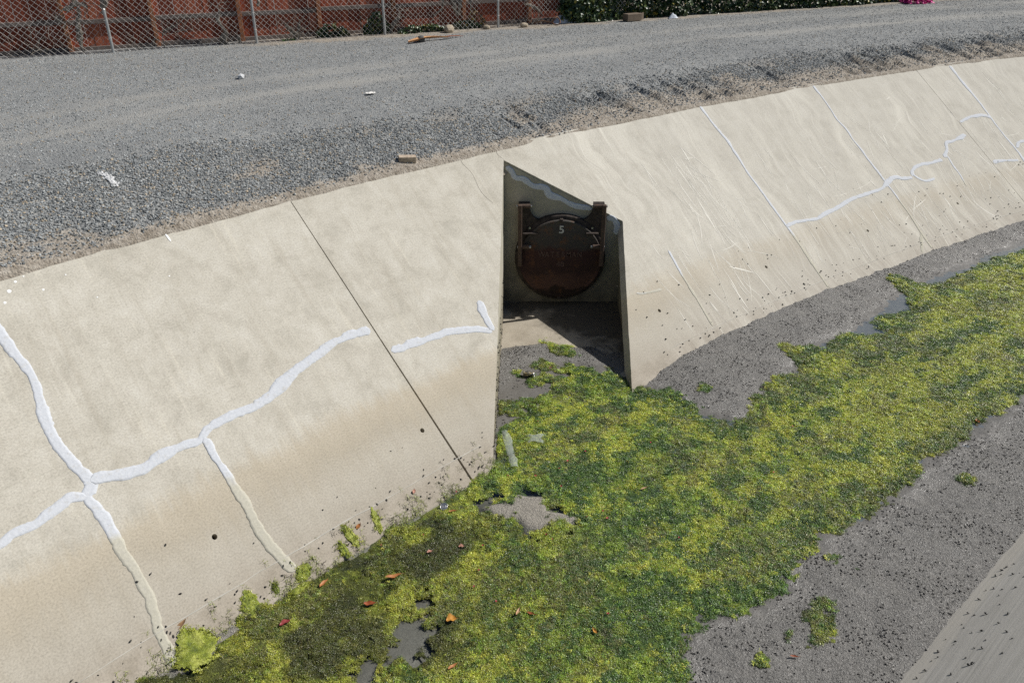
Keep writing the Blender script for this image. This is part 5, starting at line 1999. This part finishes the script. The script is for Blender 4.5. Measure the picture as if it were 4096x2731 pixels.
lathe_z([(0.030, -0.078), (0.034, -0.070), (0.034, -0.03), (0.034, 0.01), (0.034, 0.055), (0.030, 0.066)]).build('can_body', MAT_CAN.m, can, True)
lathe_z([(0.030, 0.0655), (0.0285, 0.073), (0.027, 0.072), (0.026, 0.068), (0.0005, 0.068)]).build('can_top', MAT_ALU, can, True)
lathe_z([(0.0005, -0.070), (0.020, -0.071), (0.025, -0.080), (0.028, -0.080), (0.0302, -0.0775)]).build('can_bottom', MAT_ALU, can, True)

# round metal lid on the toe algae
lx, ly = xy(4.04, -0.30)
ml = empty('metal_lid', (lx, ly, ground_at(4.04, -0.30) + 0.012))
ml.rotation_euler = (math.radians(24), math.radians(-14), 0)
tag(ml, 'round shiny metal can lid lying on the algae at the bank toe', 'lid')
lathe_z([(0.043, 0.0), (0.047, 0.006), (0.044, 0.009), (0.041, 0.004), (0.036, 0.003)]).build('rim', MAT_ALU, ml, True)
lathe_z([(0.0358, 0.0032), (0.026, 0.0032), (0.024, 0.0065), (0.014, 0.0065), (0.012, 0.004), (0.0005, 0.004)]).build('disc', MAT_ALU, ml, True)

# crumpled clear plastic bag
def make_film():
    M = Mat('clear_plastic_film', 0.25, 0.5)
    M.b.inputs['Base Color'].default_value = (0.55, 0.60, 0.55, 1)
    M.b.inputs['Alpha'].default_value = 0.38
    p = M.n('TexCoord').outputs['Object']
    M.bump(M.noise(p, 30, 4, 0.6, 1.0), 0.8, 0.01)
    return M.m


MAT_FILM = make_film()
pp = resample(np.array([xy(a, e) for a, e in [(5.47, 0.28), (5.40, 0.16), (5.35, 0.08), (5.24, -0.07), (5.15, -0.22), (5.07, -0.33)]]), 0.02)
c0 = pp[len(pp) // 2]
rows = []
for i, p in enumerate(pp):
    t = np.gradient(pp, axis=0)[i]
    t /= np.linalg.norm(t)
    nn = np.array((-t[1], t[0]))
    w = 0.05 + 0.03 * float(fbm(i * 0.4, 1.0, 2, 401)) - 0.02
    rows.append([(p[0] - c0[0] + nn[0] * w * k, p[1] - c0[1] + nn[1] * w * k, 0.012 * math.cos(k * 1.4) + 0.018 * float(fbm(i * 0.5, k * 2, 3, 403))) for k in np.linspace(-1, 1, 9)])
bagm = MB().quad_grid(rows).build('plastic_bag', MAT_FILM, None, True, loc=(c0[0], c0[1], WL + 0.02))
tag(bagm, 'twisted clear plastic bag floating beside the left outlet wall', 'plastic bag')
fx, fy = xy(5.64, -0.10)
rows = []
for i in range(11):
    rows.append([((i - 5) * 0.022 * (1 + 0.2 * math.sin(k)), (k - 4) * 0.02 * (1 + 0.2 * math.cos(i * 0.8)), 0.02 * float(fbm(i * 0.6, k * 0.6, 3, 411)) + (0.006 if 1 < i < 9 else -0.01)) for k in range(9)])
fb = MB().quad_grid(rows).build('plastic_scrap', MAT_FILM, None, True, loc=(fx, fy, WL + 0.025))
tag(fb, 'small pale scrap of plastic film on the algae near the bag', 'plastic scrap')

# bright algae sheets draped on the foot of the bank
def make_drape():
    M = Mat('bright_sheet_algae', 0.38, 0.5)
    p = M.pos()
    t = M.attr('tone').outputs['Fac']
    f = M.noise(p, 45, 4, 0.7, 1.0)
    c = M.ramp(t, [(0.0, (0.10, 0.14, 0.02)), (0.5, (0.26, 0.31, 0.03)), (1.0, (0.44, 0.47, 0.09))])
    M.color(M.mix(1.0, c, M.ramp(f, [(0.3, 0.45), (0.7, 1.25)]), 'MULTIPLY'))
    M.bump(f, 0.9, 0.02)
    return M.m


MAT_DRAPE = make_drape()


SHEET_PTS, SHEET_COL = [], []


def drape(label, a0, e0, ra, re, seed, rot=0.0, tone=0.5, thick=0.02):
    n = 22
    V = []
    T = []
    idx = {}
    Fc = []
    ca, sa = math.cos(rot), math.sin(rot)
    rows = []
    for i in range(n + 1):
        for k in range(n + 1):
            u, v = 2 * i / n - 1, 2 * k / n - 1
            r = math.hypot(u, v) + (float(fbm(u * 2.6 + seed, v * 2.6, 4, seed, 0.65)) - 0.5) * 0.8
            if r > 0.95:
                continue
            da, de = (u * ra * ca - v * re * sa), (u * ra * sa + v * re * ca)
            h = thick * (0.35 + 0.9 * float(fbm(u * 4 + seed, v * 4, 4, seed + 2))) * min(1, (0.97 - r) * 3) + 0.001
            idx[(i, k)] = len(V)
            a_, e_ = a0 + da, e0 + de
            p = on_bank(a_, e_, h)
            fl = WL + 0.02 + h
            V.append((p[0], p[1], max(p[2], fl)))
            T.append(min(1, max(0, tone + 1.3 * (float(fbm(u * 3 + seed, v * 3, 3, seed + 5)) - 0.5))))
    for i in range(n):
        for k in range(n):
            q = [(i, k), (i + 1, k), (i + 1, k + 1), (i, k + 1)]
            if all(c in idx for c in q):
                Fc.append(tuple(idx[c] for c in q))
    n_t = int(1500 * ra * re) + 8
    for q_ in range(n_t):
        t_ = rp.random() * 6.283
        r_ = 1.05 * rp.random() ** 0.5
        u, v = r_ * math.cos(t_), r_ * math.sin(t_)
        a_, e_ = a0 + u * ra * ca - v * re * sa, e0 + u * ra * sa + v * re * ca
        p = on_bank(a_, e_, thick * 0.55)
        SHEET_PTS.append((p[0], p[1], max(p[2], WL + 0.03)))
        SHEET_COL.append(np.array((0.16, 0.2, 0.025)) + (np.array((0.46, 0.48, 0.07)) - np.array((0.16, 0.2, 0.025))) * min(1, max(0, tone + rp.uniform(-0.4, 0.4))))
    o = add('algae_sheet', mesh_data('algae_sheet', V, Fc, MAT_DRAPE, True, attrs={'tone': T}))
    tag(o, label, 'algae', 'bright algae sheets left on the foot of the bank')


drape('large bright lime algae clump at the foot of the cream sealant line, lower left', 1.24, -0.20, 0.20, 0.20, 501, 0.3, 0.62, 0.04)
drape('pale green algae film on the bank toe right of the lime clump', 1.83, -0.10, 0.10, 0.12, 502, 0.2, 0.5, 0.012)
drape('yellow green algae strip at the end of the second cream sealant line', 2.40, -0.10, 0.10, 0.06, 503, 0.2, 0.45)
drape('lime algae pad on the toe beside the curled orange leaf', 2.28, -0.22, 0.12, 0.05, 504, 0.1, 0.6)
drape('bright oval algae sheet high on the toe of the bank', 3.0, -0.06, 0.05, 0.11, 505, 0.2, 0.7)
drape('yellowish strand patch left of the bright oval algae sheet', 2.86, -0.12, 0.05, 0.10, 506, 0.0, 0.35)
drape('long slanting green algae sheet near the pale oval leaf', 3.32, -0.05, 0.045, 0.12, 507, -0.3, 0.65, 0.014)
drape('small dark green algae scrap high on the bank toe', 2.98, 0.02, 0.035, 0.035, 508, 0.0, 0.1, 0.012)
drape('dark green algae scrap left of the second sealant line', 2.10, -0.10, 0.03, 0.05, 509, 0.0, 0.0, 0.012)

m = len(SHEET_PTS)
so = scatter('sheet_algae_strands', np.array(SHEET_PTS), np.stack([np.full(m, tilt * 0.5), np.full(m, -tilt * 0.5), RNG.random(m) * 6.283], 1), 0.45 + 0.5 * RNG.random(m), RNG.integers(0, 6, m), np.array(SHEET_COL), tufts)
tag(so, 'curled strands fraying from the bright algae sheets on the bank foot', 'algae')

# wood block on the edge of the lining
MAT_BLOCK = simple('old_timber_block', (0.46, 0.37, 0.28), 0.85, var=0.35, scale=25)
wx, wy = xy(6.27, 3.11)
wb = MB().box((0, 0, 0), (0.24, 0.09, 0.09), 0.006).build('timber_block', MAT_BLOCK, None, False, loc=(wx, wy, terrain_z(6.27, 3.11) + 0.035), rot=(0.12, 0.05, math.radians(14)))
tag(wb, 'short offcut of timber lying on the top edge of the bank', 'timber')


def rock(name, label, a, e, size, mat, seed, sub=2, flat=0.7, cat='stone', group=None):
    r = random.Random(seed)
    bm = bmesh.new()
    bmesh.ops.create_icosphere(bm, subdivisions=sub, radius=0.5)
    for v in bm.verts:
        k = 0.85 + 0.35 * float(fbm(v.co.x * 2.5 + seed, v.co.y * 2.5 + v.co.z * 1.7, 3, seed))
        v.co = Vector((v.co.x * k * size, v.co.y * k * size * 0.8, v.co.z * k * size * flat))
    mb = MB()
    mb.bm(bm)
    x, y = xy(a, e)
    o = mb.build(name, mat, None, False, loc=(x, y, float(terrain_z(a, e)) + size * flat * 0.3), rot=(0, 0, r.random() * 6))
    tag(o, label, cat, group)


MAT_PALE = simple('pale_stone', (0.56, 0.57, 0.58), 0.85, var=0.2, scale=20)
MAT_TANROCK = simple('tan_stone', (0.38, 0.32, 0.24), 0.9, var=0.3, scale=15)
MAT_DARKROCK = simple('dark_stone', (0.09, 0.09, 0.09), 0.9, var=0.3, scale=15)
rock('stone', 'pale angular stone alone on the left part of the gravel road', 6.41, 8.16, 0.16, MAT_PALE, 3, 1)
rock('stone', 'dark stone beside the orange palm frond', 11.25, 9.62, 0.24, MAT_DARKROCK, 6)
sx_, sy_, _ = fpt(7.05, -0.25)
rock('stone', 'tan boulder at the fence foot before the bent dead limb', *ae(sx_, sy_), 0.30, MAT_TANROCK, 8)
sx_, sy_, _ = fpt(8.05, -0.15)
rock('stone', 'small tan stone at the fence foot near the slim dead stem', *ae(sx_, sy_), 0.18, MAT_TANROCK, 9)
sx_, sy_, _ = fpt(9.05, -0.18)
rock('stone', 'pale tan stone by the last steel post', *ae(sx_, sy_), 0.2, MAT_TANROCK, 10)

# crumpled paper on the road
MAT_PAPER = simple('white_paper', (0.72, 0.70, 0.66), 0.8, var=0.12)
px_, py_ = xy(7.36, 5.57)
rows = [[((i - 3) * 0.026, (k - 2) * 0.022, 0.03 * float(fbm(i * 0.9, k * 0.9, 3, 421)) + 0.004) for k in range(5)] for i in range(7)]
o = MB().quad_grid(rows).build('paper_scrap', MAT_PAPER, None, False, loc=(px_, py_, float(terrain_z(7.36, 5.57)) + 0.012), rot=(0, 0, 0.5))
tag(o, 'crumpled white paper scrap in the middle of the gravel road', 'paper')

# palm frond sheath
MAT_FROND = simple('dry_palm_frond', (0.48, 0.25, 0.11), 0.75, var=0.35, scale=12)
f0 = np.array(xy(10.83, 9.45))
f1 = np.array(xy(12.27, 9.60))
fr_ = empty('palm_frond', (f0[0], f0[1], RZ + 0.02), math.atan2(f1[1] - f0[1], f1[0] - f0[0]))
tag(fr_, 'dry orange palm frond lying on the gravel near the fence', 'palm frond')
Lf = float(np.linalg.norm(f1 - f0))
rows = []
for i in range(13):
    t = i / 12
    w = 0.035 + 0.045 * math.sin(math.pi * min(1, t * 1.4)) * (1 - 0.4 * t)
    rows.append([(t * Lf * 0.72, k * w + 0.05 * math.sin(t * 4), 0.015 + 0.04 * math.sin(t * 3.1) + 0.03 * k * k) for k in (-1, -0.5, 0, 0.5, 1)])
MB().quad_grid(rows).build('sheath', MAT_FROND, fr_, True)
mb = MB()
mb.tube([(0, 0.02, 0.02), (Lf * 0.35, 0.10, 0.05), (Lf * 0.7, 0.03, 0.03)], [0.02, 0.018, 0.01], 6)
mb.build('midrib', MAT_FROND, fr_, True)
MAT_FRUIT = simple('dry_seed_strands', (0.20, 0.07, 0.035), 0.8)
for i in range(7):
    mb = MB()
    y1 = rp.uniform(-0.12, 0.12)
    mb.tube([(Lf * 0.62, 0.02, 0.03), (Lf * 0.8, y1 * 0.6, 0.04), (Lf * rp.uniform(0.92, 1.04), y1, 0.015)], [0.008, 0.007, 0.004], 5, False)
    mb.build('seed_strand', MAT_FRUIT, fr_)

# cardboard and bags by the hedge
MAT_CARD = simple('brown_cardboard', (0.17, 0.13, 0.095), 0.9, var=0.2)
bx2, by2 = xy(17.3, 9.55)
cb = empty('cardboard_box', (bx2, by2, RZ + 0.01), FANG + 0.1)
tag(cb, 'crushed brown cardboard box under the edge of the ivy hedge', 'box')
MB().box((0, 0, 0.09), (0.46, 0.22, 0.17), 0.008).build('box_body', MAT_CARD, cb)
MB().box((0.27, -0.13, 0.10), (0.10, 0.006, 0.17)).build('flap', MAT_CARD, cb, rot=(0, 0, 0.3))
MAT_BAG = simple('pale_plastic_bag', (0.42, 0.46, 0.52), 0.5, var=0.25, scale=14)


def bag(label, s, off, w, h, seed):
    rows = []
    for i in range(15):
        t = i / 14
        rows.append([((t - 0.5) * w, (k / 8 - 0.5) * w * 0.4, h * max(0.02, math.sin(math.pi * t) * math.sin(math.pi * k / 8)) * (0.4 + 1.1 * float(fbm(t * 4, k * 0.6, 3, seed)))) for k in range(9)])
    p = fpt(s, off)
    o = MB().quad_grid(rows).build('plastic_sack', MAT_BAG, None, True, loc=(p[0], p[1], float(terrain_z(*ae(p[0], p[1]))) + 0.005), rot=(0, 0, FANG))
    tag(o, label, 'plastic sack')


bag('pale blue plastic sack in the shade at the start of the hedge', 10.3, 0.02, 0.75, 0.24, 431)
bag('small pale plastic sack at the hedge foot right of the box', 13.3, -0.4, 0.30, 0.12, 433)
# knotted dead root on the dirt strip
rt_ = empty('knotted_root', fpt(9.9, -0.25, 0.02), FANG)
tag(rt_, 'knotted brown root loop on the dirt before the last fence panel', 'root')
mb = MB()
loop = [(-0.55, 0.12, 0.05), (-0.35, 0.05, 0.10), (-0.12, 0.02, 0.05)] + [(0.10 * math.cos(t), -0.02 + 0.05 * math.sin(2 * t), 0.09 + 0.09 * math.sin(t)) for t in np.linspace(2.6, 9.5, 18)]
mb.tube(loop, [0.012] * 3 + [0.016] * 18, 6)
mb.build('loop', simple('brown_root', (0.15, 0.08, 0.045), 0.9), rt_, True)

# spray mark on the gravel: painted stones
n = 150
t = RNG.random(n)
ua = 2.72 + 0.02 * t + RNG.normal(0, 0.02, n)
ue = 4.36 - 0.41 * t + RNG.normal(0, 0.02, n)
x, y = xy(ua, ue)
ss_ = 0.02 + 0.02 * RNG.random(n)
o = scatter('painted_gravel', np.stack([x, y, terrain_z(ua, ue) + 0.012], 1), RNG.random((n, 3)) * 1.0, ss_, RNG.integers(0, 7, n), np.full((n, 3), 0.72) * (0.7 + 0.3 * RNG.random((n, 1))), stones)
tag(o, 'white spray paint dash on the loose gravel at the left', 'paint mark')
